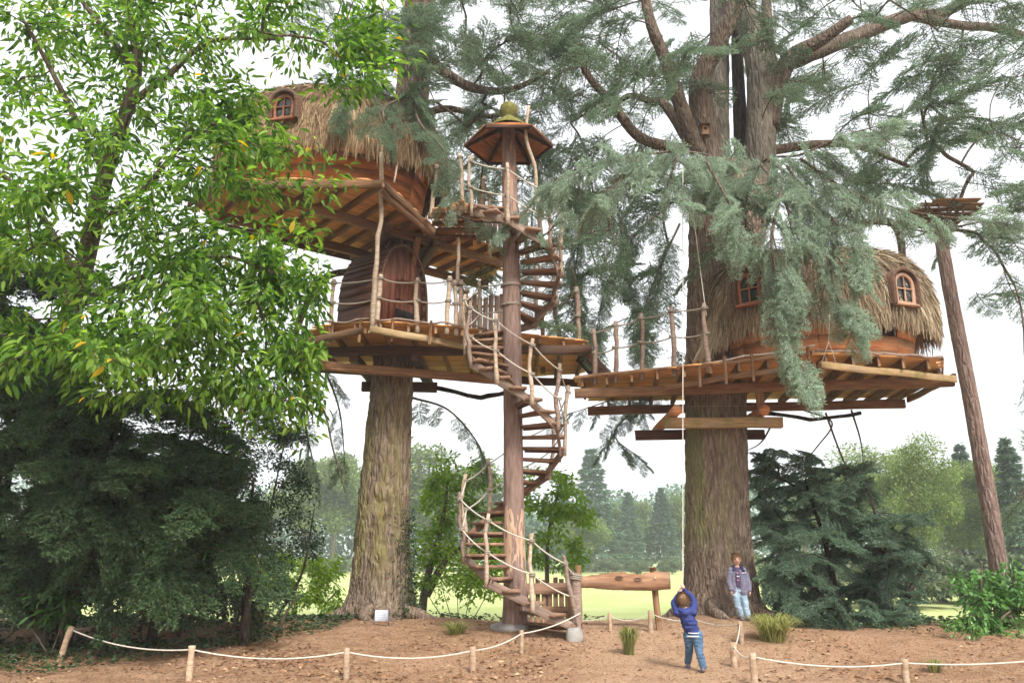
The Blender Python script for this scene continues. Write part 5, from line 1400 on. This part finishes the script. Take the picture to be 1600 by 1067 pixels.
def far_broad(seed, h=10., w=7., n=9000, lo=.25):
    sz = .55 if n > 20000 else 1.0
    r = np.random.default_rng(seed); m = 34; u = r.normal(size=(m, 3)); u /= np.linalg.norm(u, axis=1)[:, None]
    cc = u * (r.random(m) ** .45)[:, None] * [w * .42, w * .42, h * (1 - lo) * .42] + [0, 0, h * (lo + (1 - lo) * .52)]
    k = r.integers(0, m, n); v = r.normal(size=(n, 3)); v /= np.linalg.norm(v, axis=1)[:, None]
    p = cc[k] + v * (r.random(n) ** .4)[:, None] * np.array([w, w, h * .8]) * .13 * r.uniform(.7, 1.3, m)[k][:, None]
    g = Geo(); leaves(g, p, v + r.normal(size=(n, 3)) * .6, v * .4 + np.array([0, 0, .8]) + r.normal(size=(n, 3)) * .4, r.uniform(.2, .45, n) * sz, r.uniform(.14, .3, n) * sz, SM, np.clip(r.normal(.5, .22, n), 0, .93)); return g
FC = [far_conifer(s).mesh('crown', M_far[0], False, True) for s in (1, 2, 3, 21, 22)]
FN = [far_broad(s, 10., 7., 26000).mesh('crown', M_far[1], False, True) for s in (14, 15)]
FB = [far_broad(s).mesh('crown', M_far[1], False, True) for s in (4, 5)]
FS = [far_broad(s, 3.2, 6, 5000, .02).mesh('crown', M_far[2], False, True) for s in (7, 8)]
FT = tube(Geo(), np.array([[0, 0, -.3], [0, 0, 3], [.1, 0, 8]]), np.array([.22, .17, .05]), 8).mesh('trunk', M_barkgrey, True)
def far(kind, px, top, Y, wid=1.0, label='', group=''):
    meshes = {'c': FC, 'b': FB if Y > 75 else FN, 's': FS}[kind]; h0 = {'c': 12., 'b': 10., 's': 3.2}[kind]
    x = P(px, 880, Y)[0]; gz0 = float(gz(x, Y)); h = P(px, top, Y)[2] - gz0
    root = thing({'c': 'far_conifer', 'b': 'far_tree', 's': 'far_bush'}[kind], label, {'c': 'tree', 'b': 'tree', 's': 'bush'}[kind], (x, Y, gz0), group)
    s = h / h0; M = Matrix.Translation(Vector((x, Y, gz0))) @ Matrix.Rotation(rng.uniform(0, 6.28), 4, 'Z') @ Matrix.Diagonal((s * wid * rng.uniform(.8, 1.35), s * wid * rng.uniform(.8, 1.3), s, 1))
    link('crown', random.choice(meshes), root, M)
    if kind != 's': link('trunk', FT, root, M)
GW = 'trees of the hazy wood beyond the lawn'
ORD = ['first', 'second', 'third', 'fourth', 'fifth', 'sixth', 'seventh', 'eighth', 'ninth']
def row(items, where, what='hazy'):
    for i, (px, top, Y, w, k) in enumerate(sorted(items)):
        kind = {'c': 'conifer', 'b': 'broadleaf tree', 's': 'rounded bush'}[k]
        far(k, px, top, Y, w, '%s %s %s, %s from left' % (what, kind, where, ORD[i]), GW if k != 's' else 'bushes along the far edge of the lawn')
row([(880, 745, 118, 1.1, 'c'), (928, 705, 114, 1.2, 'c'), (985, 772, 116, 1.1, 'c'), (1038, 765, 118, 1.1, 'c')], 'across the lawn right of the stair')
row([(905, 800, 106, 1.2, 'b'), (960, 785, 122, 1.2, 'b'), (1012, 780, 124, 1.2, 'b'), (1064, 772, 126, 1.1, 'b')], 'across the lawn right of the stair')
row([(475, 715, 112, 1.1, 'b'), (520, 705, 110, 1.1, 'b'), (560, 725, 118, 1.2, 'b')], 'across the lawn left of the left cedar')
row([(665, 690, 112, 1.2, 'b'), (730, 720, 116, 1.2, 'b')], 'between the left cedar and the stair')
row([(1260, 750, 90, 1.2, 'b'), (1330, 730, 70, 1.2, 'b'), (1390, 700, 58, 1.2, 'b'), (1500, 715, 56, 1.3, 'b'), (1560, 725, 60, 1.3, 'b')], 'in the wood behind the right-hand yew')
row([(1525, 700, 64, 1.2, 'c'), (1600, 690, 50, 1.3, 'c')], 'beside the leaning pole')
far('b', 1448, 690, 44, .95, 'pale yellow-green tree left of the leaning pole, nearest of the background trees', GW)
row([(px, rng.uniform(866, 878), rng.uniform(98, 106), rng.uniform(.8, 1.2), 's') for px in (905, 950, 995, 1045)], 'on the far lawn behind the sign plank', 'pale')
row([(px, rng.uniform(868, 880), rng.uniform(98, 106), rng.uniform(.8, 1.2), 's') for px in (485, 530)], 'on the far lawn edge left of the cedars', 'pale')
row([(px, rng.uniform(868, 880), rng.uniform(98, 106), rng.uniform(.8, 1.2), 's') for px in (1400, 1470)], 'on the far lawn edge right of the yew', 'pale')
row([(1395, 855, 34, 1.0, 's'), (1465, 850, 38, 1.0, 's'), (1535, 845, 36, 1.1, 's')], 'close behind the yew and the hedge', 'pale green')
far('s', 1235, 850, 40, 1.0, 'pale green rounded bush on the lawn between right cedar and yew', 'bushes along the far edge of the lawn')
# dense wood behind, reads as one mass
g = Geo(); r = np.random.default_rng(90)
n = 90000; x = r.uniform(-150, 150, n); y = r.uniform(126, 150, n); hm = 9 + 4.5 * vnoise(x * .18, y * .1, 61) + 3 * vnoise(x * .6, y * .3, 62); hm = hm * np.interp(np.abs(x), [0, 40, 150], [.75, 1, 1.1])
z = -.4 + hm * r.random(n) ** .7
leaves(g, np.c_[x, y, z], r.normal(size=(n, 3)), np.array([0, -.5, 1.]) + r.normal(size=(n, 3)) * .4, r.uniform(.5, 1.1, n), r.uniform(.4, .8, n), SM, np.clip(r.normal(.5, .2, n) , 0, .93))
o = link('far_woods', g.mesh('far_woods', M_far[0], False, True)); o['kind'] = 'stuff'; o['label'] = 'hazy mass of woodland closing the view behind the lawn'
# ------------------------------------------------------------------ rope fences
def stake(px, pyb, pyt, label, lean=0.0, r=.045, base=None, Y=None):
    b = G(px, pyb) if base is None else np.array(base)
    h = P(px, pyt, b[1])[2] - b[2]
    root = thing('fence_stake', label, 'stake', b, 'stakes of the rope fence')
    t = b + np.array([lean, 0, h])
    pole('stake_shaft', b + [-lean * .2, 0, -.15], t, r, r * .95, M_stake, root, .008, 10, 7)
    return t - np.array([0, 0, .05]), r
def frope(a, b, sag, label, r=.0105, mat=None):
    o = rope_obj('fence_rope', sag_pts(a, b, sag, 22), r, mat or M_ropewhite); tag(o, label, 'rope', 'ropes of the low fence')
s1, _ = stake(93, 1032, 978, 'leftmost fence stake, leaning right beside the rhododendron', .12)
s2, _ = stake(295, 1062, 1008, 'fence stake in fallen leaves, second from the left')
s3, _ = stake(540, 1062, 1012, 'fence stake in front of the left cedar foot')
s4, _ = stake(738, 1050, 1010, 'fence stake left of the stair foot, on open earth')
s5, _ = stake(815, 1022, 984, 'short thin stake just in front of the spiral stair foot', r=.03)
frope(s1, s2, .10, 'pale rope between the leaning stake and the second stake')
frope(s2, s3, .10, 'pale rope below the holly bush, second and third stakes')
frope(s3, s4, .09, 'pale rope in front of the left cedar foot')
frope(s4, s5, .05, 'pale rope rising towards the stair foot')
frope(s5, bal[0][0] + [0, 0, .35], .05, 'pale rope end tied up to the lowest baluster')
frope(s1 + [0, 0, .0], P(205, 957, 14.6), .05, 'thin rope running back under the yew from the leaning stake', .010)
r1, _ = stake(1158, 1004, 970, 'stake right below the leaning boy, rope looped on top')
r2, _ = stake(1148, 1042, 1003, 'middle stake of the three beside the path')
g3 = G(1175, 1067) + np.array([0, -.12, -.02])
r3, _ = stake(1175, 1070, 1019, 'nearest stake of the three beside the path', base=g3)
g4 = G(1412, 1067) + np.array([0, -.10, -.02])
r4, _ = stake(1412, 1070, 1029, 'right fence stake in front of the yew', base=g4)
r5 = on_ground(P(1690, 1045, 11.2)[0], 11.2, .33)
b1, _ = stake(953, 984, 957, 'thin back stake under the long sign plank', r=.035)
b2, _ = stake(1017, 988, 953, 'back stake beside the sign post', r=.045)
boyB = G(1093, 1050)
mid = np.array([3.1, 14.2, float(gz(3.1, 14.2)) + .25])
frope(b1 + [-.75, .1, -.05], b1, .06, 'grey rope left of the thin back stake', .009, M_rope)
frope(b1, b2, .10, 'grey rope slung between the two back stakes', .009, M_rope)
rq = P(1090, 990, 15.2); rq = on_ground(rq[0], 15.2, .12)
frope(b2, rq, .06, 'grey rope from the back stake towards the path', .009, M_rope)
frope(rq, r1, .05, 'pale rope rising to the stake below the leaning boy')
frope(r1, r2, .09, 'pale rope hanging slack between the upper two path stakes')
frope(r2, r3, .07, 'pale rope between the lower two path stakes')
frope(r3, r4, .08, 'pale rope running right in front of the yew')
frope(r4, r5, .06, 'pale rope leaving the picture at the right edge')

# ------------------------------------------------------------------ long live-edge sign plank
sp_b = G(1030, 985)
Ys = sp_b[1]
sign = thing('sign_plank', 'long wavy-edged brown plank on posts above the lawn edge', 'sign', sp_b)
xa, xb = P(886, 905, Ys)[0], P(1046, 905, Ys)[0]; zc = P(965, 908, Ys)[2]
n = 44; xs_ = np.linspace(xa, xb, n); f = np.linspace(0, 1, n)
top = zc + np.interp(f, [0, .15, .35, .5, .7, .85, 1], [.04, .09, .13, .17, .12, .17, .16]) + .008 * np.sin(f * 60) + rng.normal(0, .004, n)
bot = zc - np.interp(f, [0, .2, .4, .6, .8, 1], [.10, .11, .14, .15, .155, .13]) + rng.normal(0, .003, n)
yt = Ys - .09 + .012 * np.sin(f * 7); V = []
for dy, ins in ((0, .0), (.07, .0)):
    V += [np.c_[xs_, yt + dy, bot], np.c_[xs_, yt + dy + (-.004 if dy == 0 else .004), (top + bot) / 2], np.c_[xs_, yt + dy, top]]
V = np.concatenate(V); Q = []
lv = [0, 1, 2, 5, 4, 3]
for a_, b_ in zip(lv, lv[1:] + lv[:1]):
    for k in range(n - 1): Q.append([a_ * n + k, a_ * n + k + 1, b_ * n + k + 1, b_ * n + k])
for k in (0, n - 1): Q += [[0 * n + k, 1 * n + k, 4 * n + k, 3 * n + k], [1 * n + k, 2 * n + k, 5 * n + k, 4 * n + k]]
o_ = V.mean(0)
M_sign = wood_mat('sign_plank_wood', (.15, .07, .035), (.30, .16, .09), (.44, .27, .16), grain=.7, vary=.1)
link('plank', Geo().add(V - o_, None, Q).mesh('plank', M_sign, False), sign, Matrix.Translation(Vector(o_)))
px_ = P(1030, 985, Ys)[0]
timber('post', [px_ + .02, Ys + .05, sp_b[2] - .15], [px_ - .06, Ys + .05, zc + .24], .10, .10, M_beam, sign, up=(0, 1, 0), rough=.004)
lx_ = xa + .06; lb = on_ground(lx_, Ys)
timber('post', [lx_, Ys + .05, lb[2] - .15], [lx_, Ys + .05, zc + .2], .10, .10, M_beam, sign, up=(0, 1, 0), rough=.004)
for kx, kz in ((.50, .03), (.68, -.0)):
    x_ = xa + (xb - xa) * kx; g = Geo()
    for rr in (.05, .028): tube(g, [[x_ + rr * 1.4 * math.cos(a_), Ys - .108, zc + .03 + kz + rr * .6 * math.sin(a_)] for a_ in np.linspace(0, 2 * math.pi, 18)], .006, 5)
    link('knot', g.mesh('knot', M_beamdark, True), sign)
g = Geo(); tube(g, [[0, 0, 0], [0, -.02, 0]], .015, 10)
link('bolt', g.mesh('bolt', M_ropewhite), sign, Matrix.Translation(Vector((px_ - .05, Ys - .1, zc + .06))))

# ------------------------------------------------------------------ small information plate
ib = G(603, 970) + np.array([0, -.55, 0]); ib = on_ground(ib[0], ib[1])
info = thing('information_plate', 'small white printed plate on short legs at the left cedar foot', 'sign', ib)
M_plate = NT('plate_white').fin((.60, .64, .72), .35, .4); M_print = NT('plate_print').fin((.38, .42, .50), .6); M_steel = NT('plate_leg').fin((.10, .09, .09), .5)
pw, phh = .24, .19
timber('plate', ib + [-pw / 2, 0, .17], ib + [pw / 2, 0, .17], .012, phh, M_plate, info)
timber('side_strip', ib + [-pw / 2 - .012, 0, .05], ib + [-pw / 2 - .012, 0, .28], .02, .02, M_steel, info, up=(0, 1, 0))
timber('side_strip', ib + [pw / 2 + .012, 0, .05], ib + [pw / 2 + .012, 0, .28], .02, .02, M_steel, info, up=(0, 1, 0))
for k, (w0, w1) in enumerate(((-.03, .05), (-.08, .08), (-.08, .07), (-.08, .08), (-.08, .03))):
    z_ = ib[2] + .235 - k * .03
    timber('print_line', [ib[0] + w0, ib[1] - .008, z_], [ib[0] + w1, ib[1] - .008, z_], .003, .010, M_print, info)
for sx in (-1, 1): timber('leg', ib + [sx * (pw / 2 + .012), .0, -.1], ib + [sx * (pw / 2 + .012), 0, .06], .018, .018, M_steel, info, up=(0, 1, 0))
# ------------------------------------------------------------------ two boys
def flesh(name, chains, mat, parent, voxel=.009, smooth=4, blobs=(), shape=None):
    """rounded limbs fused into one skin"""
    g = Geo()
    def ball(c, r, sq=(1, 1, 1)):
        u = np.linspace(0, math.pi, 9); w = np.linspace(0, 2 * math.pi, 13)[:-1]
        V = np.array([[math.sin(a) * math.cos(b) * sq[0], math.sin(a) * math.sin(b) * sq[1], math.cos(a) * sq[2]] for a in u for b in w]) * r + c
        i = np.arange(8)[:, None] * 12; j = np.arange(12)[None]; j2 = (j + 1) % 12
        g.add(V, None, np.stack([i + j, i + 12 + j, i + 12 + j2, i + j2], -1).reshape(-1, 4))
    for ch in chains:
        ch = np.array(ch, float); m = max(8, len(ch) * 5); s = spline(ch, m)
        tube(g, s[:, :3], np.abs(s[:, 3]), 12); ball(s[0, :3], abs(s[0, 3])); ball(s[-1, :3], abs(s[-1, 3]))
    for b in blobs: ball(np.array(b[0], float), b[1], b[2] if len(b) > 2 else (1, 1, 1))
    me = g.mesh(name, mat); o = bpy.data.objects.new(name, me); COL.objects.link(o)
    md = o.modifiers.new('r', 'REMESH'); md.mode = 'VOXEL'; md.voxel_size = voxel
    ms = o.modifiers.new('s', 'SMOOTH'); ms.iterations = smooth; ms.factor = .5
    dg = bpy.context.evaluated_depsgraph_get(); nm = bpy.data.meshes.new_from_object(o.evaluated_get(dg))
    bpy.data.objects.remove(o)
    nm.polygons.foreach_set('use_smooth', np.ones(len(nm.polygons), bool)); nm.materials.clear(); nm.materials.append(mat)
    if shape: 
        co = np.zeros(len(nm.vertices) * 3, np.float32); nm.vertices.foreach_get('co', co); co = shape(co.reshape(-1, 3)); nm.vertices.foreach_set('co', co.astype(np.float32).ravel())
    return link(name, nm, parent, WM[parent.name].copy())
def folds(amp, f, seed):
    def fn(c):
        a = vnoise(c[:, 0] * f + c[:, 1] * f * .7, c[:, 2] * f * 1.7, seed) - .5
        d = c - np.array([c[:, 0].mean(), c[:, 1].mean(), 0]); d[:, 2] = 0
        return c + d / (np.linalg.norm(d, axis=1)[:, None] + .02) * (a * amp)[:, None]
    return fn
M_skin = plain_mat('skin', (.52, .30, .22), (.60, .37, .28), 8, .55, .05, .001, .4)
M_hairb = plain_mat('brown_hair', (.10, .05, .022), (.24, .14, .065), 60, .7, .6, .004)
M_hairl = plain_mat('fair_hair', (.20, .11, .05), (.40, .26, .13), 60, .7, .6, .004)
M_navy = plain_mat('navy_jacket', (.018, .026, .11), (.036, .052, .19), 10, .75, .3, .004)
M_lilac = plain_mat('grey_jacket', (.13, .125, .175), (.21, .20, .265), 10, .85, .3, .004)
M_collar = plain_mat('navy_collar', (.02, .02, .05), (.04, .04, .09), 14, .85, .4, .004)
M_jean = plain_mat('dark_jeans', (.05, .10, .17), (.11, .19, .29), 9, .9, .4, .004)
M_jeanl = plain_mat('light_jeans', (.20, .29, .37), (.36, .46, .54), 7, .9, .4, .004)
M_shoe = plain_mat('shoe', (.08, .07, .09), (.20, .18, .22), 20, .7)
M_white = plain_mat('white_trim', (.55, .55, .6), (.7, .7, .74), 20, .8)
M_shirt = plain_mat('dark_shirt', (.05, .035, .08), (.12, .09, .15), 30, .85)
M_pink = plain_mat('pink_print', (.35, .12, .2), (.5, .25, .32), 30, .85)
M_eye = NT('eye_dark').fin((.015, .012, .01), .2, .5)
M_lip = NT('lip').fin((.42, .15, .12), .5)
def hand(ch, wrist, d, palm, curl, sc, flip=1):
    """palm and five fingers appended to chains; d = along the hand, palm = where the palm faces"""
    d, palm = unit(d), unit(palm); s = unit(np.cross(d, palm)) * flip; w = np.asarray(wrist, float)
    for k, (o, l) in enumerate(((-.024, .045), (-.008, .055), (.008, .052), (.023, .042))):
        b = w + (d * .055 + s * o) * sc; m = b + (d * l * .5 * (1 - curl * .4) + palm * l * .5 * curl) * sc; e = m + (d * l * .5 * (1 - 1.5 * curl) + palm * l * .6 * curl) * sc
        ch.append([[*(w + (d * .02 + s * o * .7) * sc), .0095 * sc], [*b, .0085 * sc], [*m, .0075 * sc], [*e, .0065 * sc]])
    t0 = w + (d * .02 - s * .022) * sc; ch.append([[*t0, .010 * sc], [*(t0 + (d * .025 - s * .018 + palm * .006) * sc), .0085 * sc], [*(t0 + (d * .045 - s * .016 + palm * .02 * (1 + curl)) * sc), .007 * sc]])
    ch.append([[*(w - d * .01 * sc), .017 * sc], [*(w + d * .045 * sc), .021 * sc]])
def head(ch, blobs, c, r, face, neck):
    c = np.asarray(c, float); f = unit(face)
    blobs += [(c, r, (.86, .95, 1.08)), (c + f * r * .12 + np.array([0, 0, -r * .45]), r * .72, (.9, .95, .95))]
    ch.append([[*neck, r * .42], [*(c + np.array([0, 0, -r * .5])), r * .45]])
    s = unit(np.cross(f, [0, 0, 1]))
    blobs += [(c + f * r * 1.02 + np.array([0, 0, -r * .22]), r * .15, (1, 1, 1.2))]
    for sg in (-1, 1): blobs.append((c + s * sg * r * .88 + np.array([0, 0, -r * .15]), r * .2, (.5, .8, 1.2)))
def hair(name, parent, c, r, face, mat, low_back=-.75, seed=1):
    f = unit(face); c = np.asarray(c, float); u = np.linspace(0, math.pi * .80, 22); w = np.linspace(0, 2 * math.pi, 41)[:-1]; V = []
    s = unit(np.cross(f, [0, 0, 1]))
    for a in u:
        for b in w:
            front = (math.cos(b) + 1) / 2
            lim = math.pi * (.72 - .40 * front ** 1.5); aa = a / (math.pi * .8) * lim
            d = np.array(s) * math.sin(aa) * math.sin(b) * .93 + f * math.sin(aa) * math.cos(b) * 1.0 + np.array([0, 0, math.cos(aa) * 1.10])
            n_ = float(vnoise(np.array(b * 6.), np.array(aa * 5 + seed), seed)); V.append(c + d * r * (1.04 + .09 * (n_ - .4)))
    k = 40; i = np.arange(21)[:, None] * k; j = np.arange(k)[None]; j2 = (j + 1) % k
    g = Geo().add(np.array(V), None, np.stack([i + j, i + k + j, i + k + j2, i + j2], -1).reshape(-1, 4))
    n = 1500; a = rng.uniform(0, 1, n) ** .7; b = rng.uniform(0, 2 * math.pi, n); fr = (np.cos(b) + 1) / 2; aa = a * math.pi * (.74 - .40 * fr ** 1.5)
    d = np.outer(np.sin(aa) * np.sin(b) * .93, s) + np.outer(np.sin(aa) * np.cos(b), f) + np.outer(np.cos(aa) * 1.1, [0, 0, 1])
    p = c + d * r * 1.08; dn = np.outer(np.cos(aa) * np.sin(b), s) + np.outer(np.cos(aa) * np.cos(b), f) + np.outer(-np.sin(aa), [0, 0, 1]) + rng.normal(size=(n, 3)) * .5 + d * .3
    leaves(g, p, dn, d, r * rng.uniform(.2, .45, n), np.full(n, r * .06), leaf_small(), .5)
    return link(name, g.mesh(name, mat, True), parent, WM[parent.name].copy())
def shoe(parent, foot, d, mat, L=.17):
    d = unit(d); f = np.array(foot, float)
    return flesh('shoe', [[[*(f - d * L * .25 + [0, 0, .035]), .034], [*(f + d * L * .15 + [0, 0, .032]), .034], [*(f + d * L * .5 + [0, 0, .026]), .026]], [[*(f - d * L * .2 + [0, 0, .04]), .033], [*(f - d * L * .18 + [0, 0, .09]), .034]]], mat, parent, .008, 3)

# -- boy hauling on the rope, seen from behind
b1_ = np.array([boyB[0], boyB[1], boyB[2]])
boy1 = thing('person', 'boy in navy jacket and jeans hauling the hanging rope, back turned', 'person', b1_)
hL, hR = np.array([-.12, .03, .49]), np.array([.0, .0, .49]); kL, kR = np.array([-.10, .13, .27]), np.array([.01, -.02, .27]); fL, fR = np.array([-.10, .26, .09]), np.array([.05, -.02, .06])
sL, sR = np.array([-.255, .01, .785]), np.array([-.055, -.03, .795]); nk = np.array([-.16, -.005, .83]); hd = np.array([-.175, .02, .955])
eL, eR = np.array([-.275, .13, .915]), np.array([-.015, .07, .955]); wL, wR = np.array([-.185, .16, 1.055]), np.array([-.125, .14, 1.10])
ch, bl = [], []
ch += [[[*((hL + hR) / 2), .075], [*((hL + hR) / 2 + (nk - (hL + hR) / 2) * .5), .082], [*nk, .05]], [[*hL, .06], [*kL, .043], [*fL, .03]], [[*hR, .06], [*kR, .043], [*fR, .03]], [[*sL, .04], [*eL, .03], [*wL, .022]], [[*sR, .04], [*eR, .03], [*wR, .022]]]
head(ch, bl, hd, .082, [.05, 1, .25], nk); hand(ch, wL, [.35, 0, .9], [.6, .3, 0], .8, .9); hand(ch, wR, [-.2, .05, .95], [-.5, .5, 0], .8, .9, -1)
flesh('body', ch, M_skin, boy1, .0075, 2, bl)
pm = (hL + hR) / 2
flesh('jeans', [[[*(pm + [0, 0, .06]), .088], [*pm, .09]], [[*hL, .078], [*kL, .058], [*(fL + [0, 0, .02]), .05]], [[*hR, .078], [*kR, .058], [*(fR + [0, 0, .02]), .05]]], M_jean, boy1, .009, 3, (), folds(.022, 26, 3))
tm = pm + (nk - pm) * .55
flesh('jacket', [[[*(pm + [0, 0, .05]), .10], [*(pm + (nk - pm) * .3), .108], [*tm, .112], [*(nk + [0, 0, -.06]), .085]], [[*sL, .062], [*eL, .047], [*(wL - [.0, 0, .01]), .034]], [[*sR, .062], [*eR, .047], [*(wR - [0, 0, .01]), .034]], [[*(sL * .75 + sR * .25), .07], [*(sL * .25 + sR * .75), .07]]], M_navy, boy1, .009, 3, (), folds(.02, 22, 5))
# hood lying on the shoulders and the pale hem band
flesh('hood', [[[*(nk + [-.075, -.035, -.01]), .03], [*(nk + [-.01, -.085, -.045]), .04], [*(nk + [.065, -.035, -.005]), .03]]], M_navy, boy1, .008, 2)
th = np.linspace(0, 2 * math.pi, 30); c_ = pm + np.array([0, 0, -.015])
g = tube(Geo(), np.c_[c_[0] + .098 * np.cos(th), c_[1] + .098 * np.sin(th), np.full(30, c_[2])], .010, 6)
link('hem', g.mesh('hem', M_white, True), boy1, WM[boy1.name].copy())
g = tube(Geo(), np.c_[c_[0] + .108 * np.cos(th[18:26]), c_[1] + .108 * np.sin(th[18:26]), np.full(8, c_[2] + .045)], .007, 6)
link('reflective_stripe', g.mesh('reflective_stripe', M_white, True), boy1, WM[boy1.name].copy())
hair('hair', boy1, hd, .082, [.05, 1, .25], M_hairb, seed=4)
shoe(boy1, fL - [0, -.02, .09], [.05, 1, 0], M_shoe); shoe(boy1, fR - [0, -.02, .06], [.25, 1, 0], M_shoe)
# the rope he pulls
grip = b1_ + wR + np.array([-.012, .02, .03]); gl = b1_ + wL + np.array([.03, .02, .02])
topr = P(1067, 262, 13.3)
hoist = rope_obj('hoist_rope', np.vstack([sag_pts(topr, grip, .0, 20), [gl], [gl + np.array([.0, .04, -.3])], [gl + np.array([.05, .06, -.62])]]), .0075, M_ropewhite)
tag(hoist, 'long white rope hanging from the bough down to the hauling boy', 'rope')
ht = rope_obj('tether_rope', sag_pts(P(1083, 330, 15.4), P(1104, 494, 15.1), .12, 16), .008, M_ropewhite)
tag(ht, 'thin slack rope hanging from the bough to the right deck rail', 'rope')

# -- boy leaning on the right cedar, facing the camera
b2_ = on_ground(P(1160, 967, 15.72)[0], 15.72)
boy2 = thing('person', 'boy in grey jacket and light jeans leaning against the right cedar', 'person', b2_)
hL, hR = np.array([-.085, .05, .56]), np.array([.045, .05, .56]); kL, kR = np.array([-.07, .02, .31]), np.array([.07, .0, .31]); fL, fR = np.array([-.0, .04, .06]), np.array([.10, -.03, .06])
sL, sR = np.array([-.145, .05, .90]), np.array([.095, .05, .90]); nk = np.array([-.022, .05, .955]); hd = np.array([-.02, .03, 1.10])
eL, eR = np.array([-.19, .04, .70]), np.array([.165, .04, .70]); wL, wR = np.array([-.175, -.01, .535]), np.array([.17, -.01, .53])
pm = (hL + hR) / 2; tm = pm + (nk - pm) * .55; ch, bl = [], []
ch += [[[*pm, .08], [*tm, .085], [*nk, .05]], [[*hL, .062], [*kL, .045], [*fL, .03]], [[*hR, .062], [*kR, .045], [*fR, .03]], [[*sL, .042], [*eL, .03], [*wL, .022]], [[*sR, .042], [*eR, .03], [*wR, .022]]]
head(ch, bl, hd, .090, [-.12, -1, -.12], nk); hand(ch, wL, [.05, -.1, -1], [.8, 0, 0], .3, 1.0); hand(ch, wR, [.0, -.1, -1], [-.8, 0, 0], .3, 1.0, -1)
flesh('body', ch, M_skin, boy2, .0075, 2, bl)
flesh('jeans', [[[*(pm + [0, 0, .05]), .092], [*pm, .094]], [[*hL, .08], [*kL, .062], [*(fL + [0, 0, .03]), .055]], [[*hR, .08], [*kR, .062], [*(fR + [0, 0, .03]), .055]]], M_jeanl, boy2, .009, 3, (), folds(.024, 26, 8))
flesh('shirt', [[[*(pm + [0, -.012, .06]), .096], [*(tm + [0, -.012, 0]), .098], [*(nk + [0, 0, -.04]), .065]]], M_shirt, boy2, .009, 3)
for k, z_ in enumerate((.72, .79, .85)):
    timber('shirt_stripe', b2_ + [-.065, -.068 + k * .006, z_], b2_ + [-.015, -.068 + k * .006, z_], .006, .02, M_pink if k != 1 else M_white, boy2)
# open jacket: two fronts, back and sleeves
flesh('jacket', [[[.065, .02, .50, .085], [.06, .02, .66, .088], [.05, .03, .84, .085]], [[-.10, .04, .52, .072], [-.105, .04, .66, .075], [-.09, .05, .84, .075]], [[-.02, .09, .52, .09], [-.02, .09, .7, .09], [-.02, .08, .86, .08]],
                [[*sL, .062], [*eL, .055], [*(wL + [0, 0, .025]), .045]], [[*sR, .062], [*eR, .055], [*(wR + [0, 0, .025]), .045]]], M_lilac, boy2, .009, 3, (), folds(.02, 22, 11))
flesh('collar', [[[-.10, .0, .90, .03], [-.10, .06, .95, .035], [-.02, .11, .96, .035], [.06, .06, .95, .035], [.06, .0, .90, .035]], [[.06, -.03, .885, .03], [.09, -.01, .87, .03]]], M_collar, boy2, .008, 2)
timber('collar_trim', b2_ + [.03, -.075, .845], b2_ + [.12, -.055, .86], .01, .014, M_white, boy2)
hair('hair', boy2, hd, .090, [-.12, -1, -.12], M_hairl, seed=9)
f = unit([-.12, -1, -.12]); s_ = unit(np.cross(f, [0, 0, 1]))
for sg in (-1, 1):
    g = Geo(); rr = .0115; u = np.linspace(0, math.pi, 6); w = np.linspace(0, 2 * math.pi, 9)[:-1]
    V = np.array([[math.sin(a) * math.cos(b), math.sin(a) * math.sin(b), math.cos(a)] for a in u for b in w]) * rr
    i = np.arange(5)[:, None] * 8; j = np.arange(8)[None]; g.add(V, None, np.stack([i + j, i + 8 + j, i + 8 + (j + 1) % 8, i + (j + 1) % 8], -1).reshape(-1, 4))
    link('eye', g.mesh('eye', M_eye, True), boy2, Matrix.Translation(Vector(b2_ + hd + f * .078 + s_ * sg * .032 + [0, 0, .004])))
timber('mouth', b2_ + hd + f * .082 - s_ * .02 + [0, 0, -.048], b2_ + hd + f * .082 + s_ * .02 + [0, 0, -.048], .008, .007, M_lip, boy2)
shoe(boy2, fL - [0, 0, .06], [-.1, -1, 0], M_shoe); shoe(boy2, fR - [0, 0, .06], [.15, -1, 0], M_shoe)
# ------------------------------------------------------------------ damp air
hz = bpy.data.materials.new('damp_air'); hz.use_nodes = True
for nd in list(hz.node_tree.nodes):
    if nd.type == 'BSDF_PRINCIPLED': hz.node_tree.nodes.remove(nd)
pv = hz.node_tree.nodes.new('ShaderNodeVolumePrincipled')
pv.inputs['Color'].default_value = (.86, .93, 1.0, 1); pv.inputs['Density'].default_value = .0012; pv.inputs['Anisotropy'].default_value = .2
hz.node_tree.links.new(pv.outputs[0], hz.node_tree.nodes['Material Output'].inputs['Volume'])
x0, x1, y0, y1, z0, z1 = -920, 920, -210, 1510, -1.6, 24
V = [[x, y, z] for z in (z0, z1) for x, y in ((x0, y0), (x1, y0), (x1, y1), (x0, y1))]
o = link('haze', Geo().add(V, None, [[3, 2, 1, 0], [4, 5, 6, 7], [0, 1, 5, 4], [1, 2, 6, 5], [2, 3, 7, 6], [3, 0, 4, 7]]).mesh('haze', hz))
o['kind'] = 'stuff'; o['label'] = 'pale damp haze over lawn and wood'
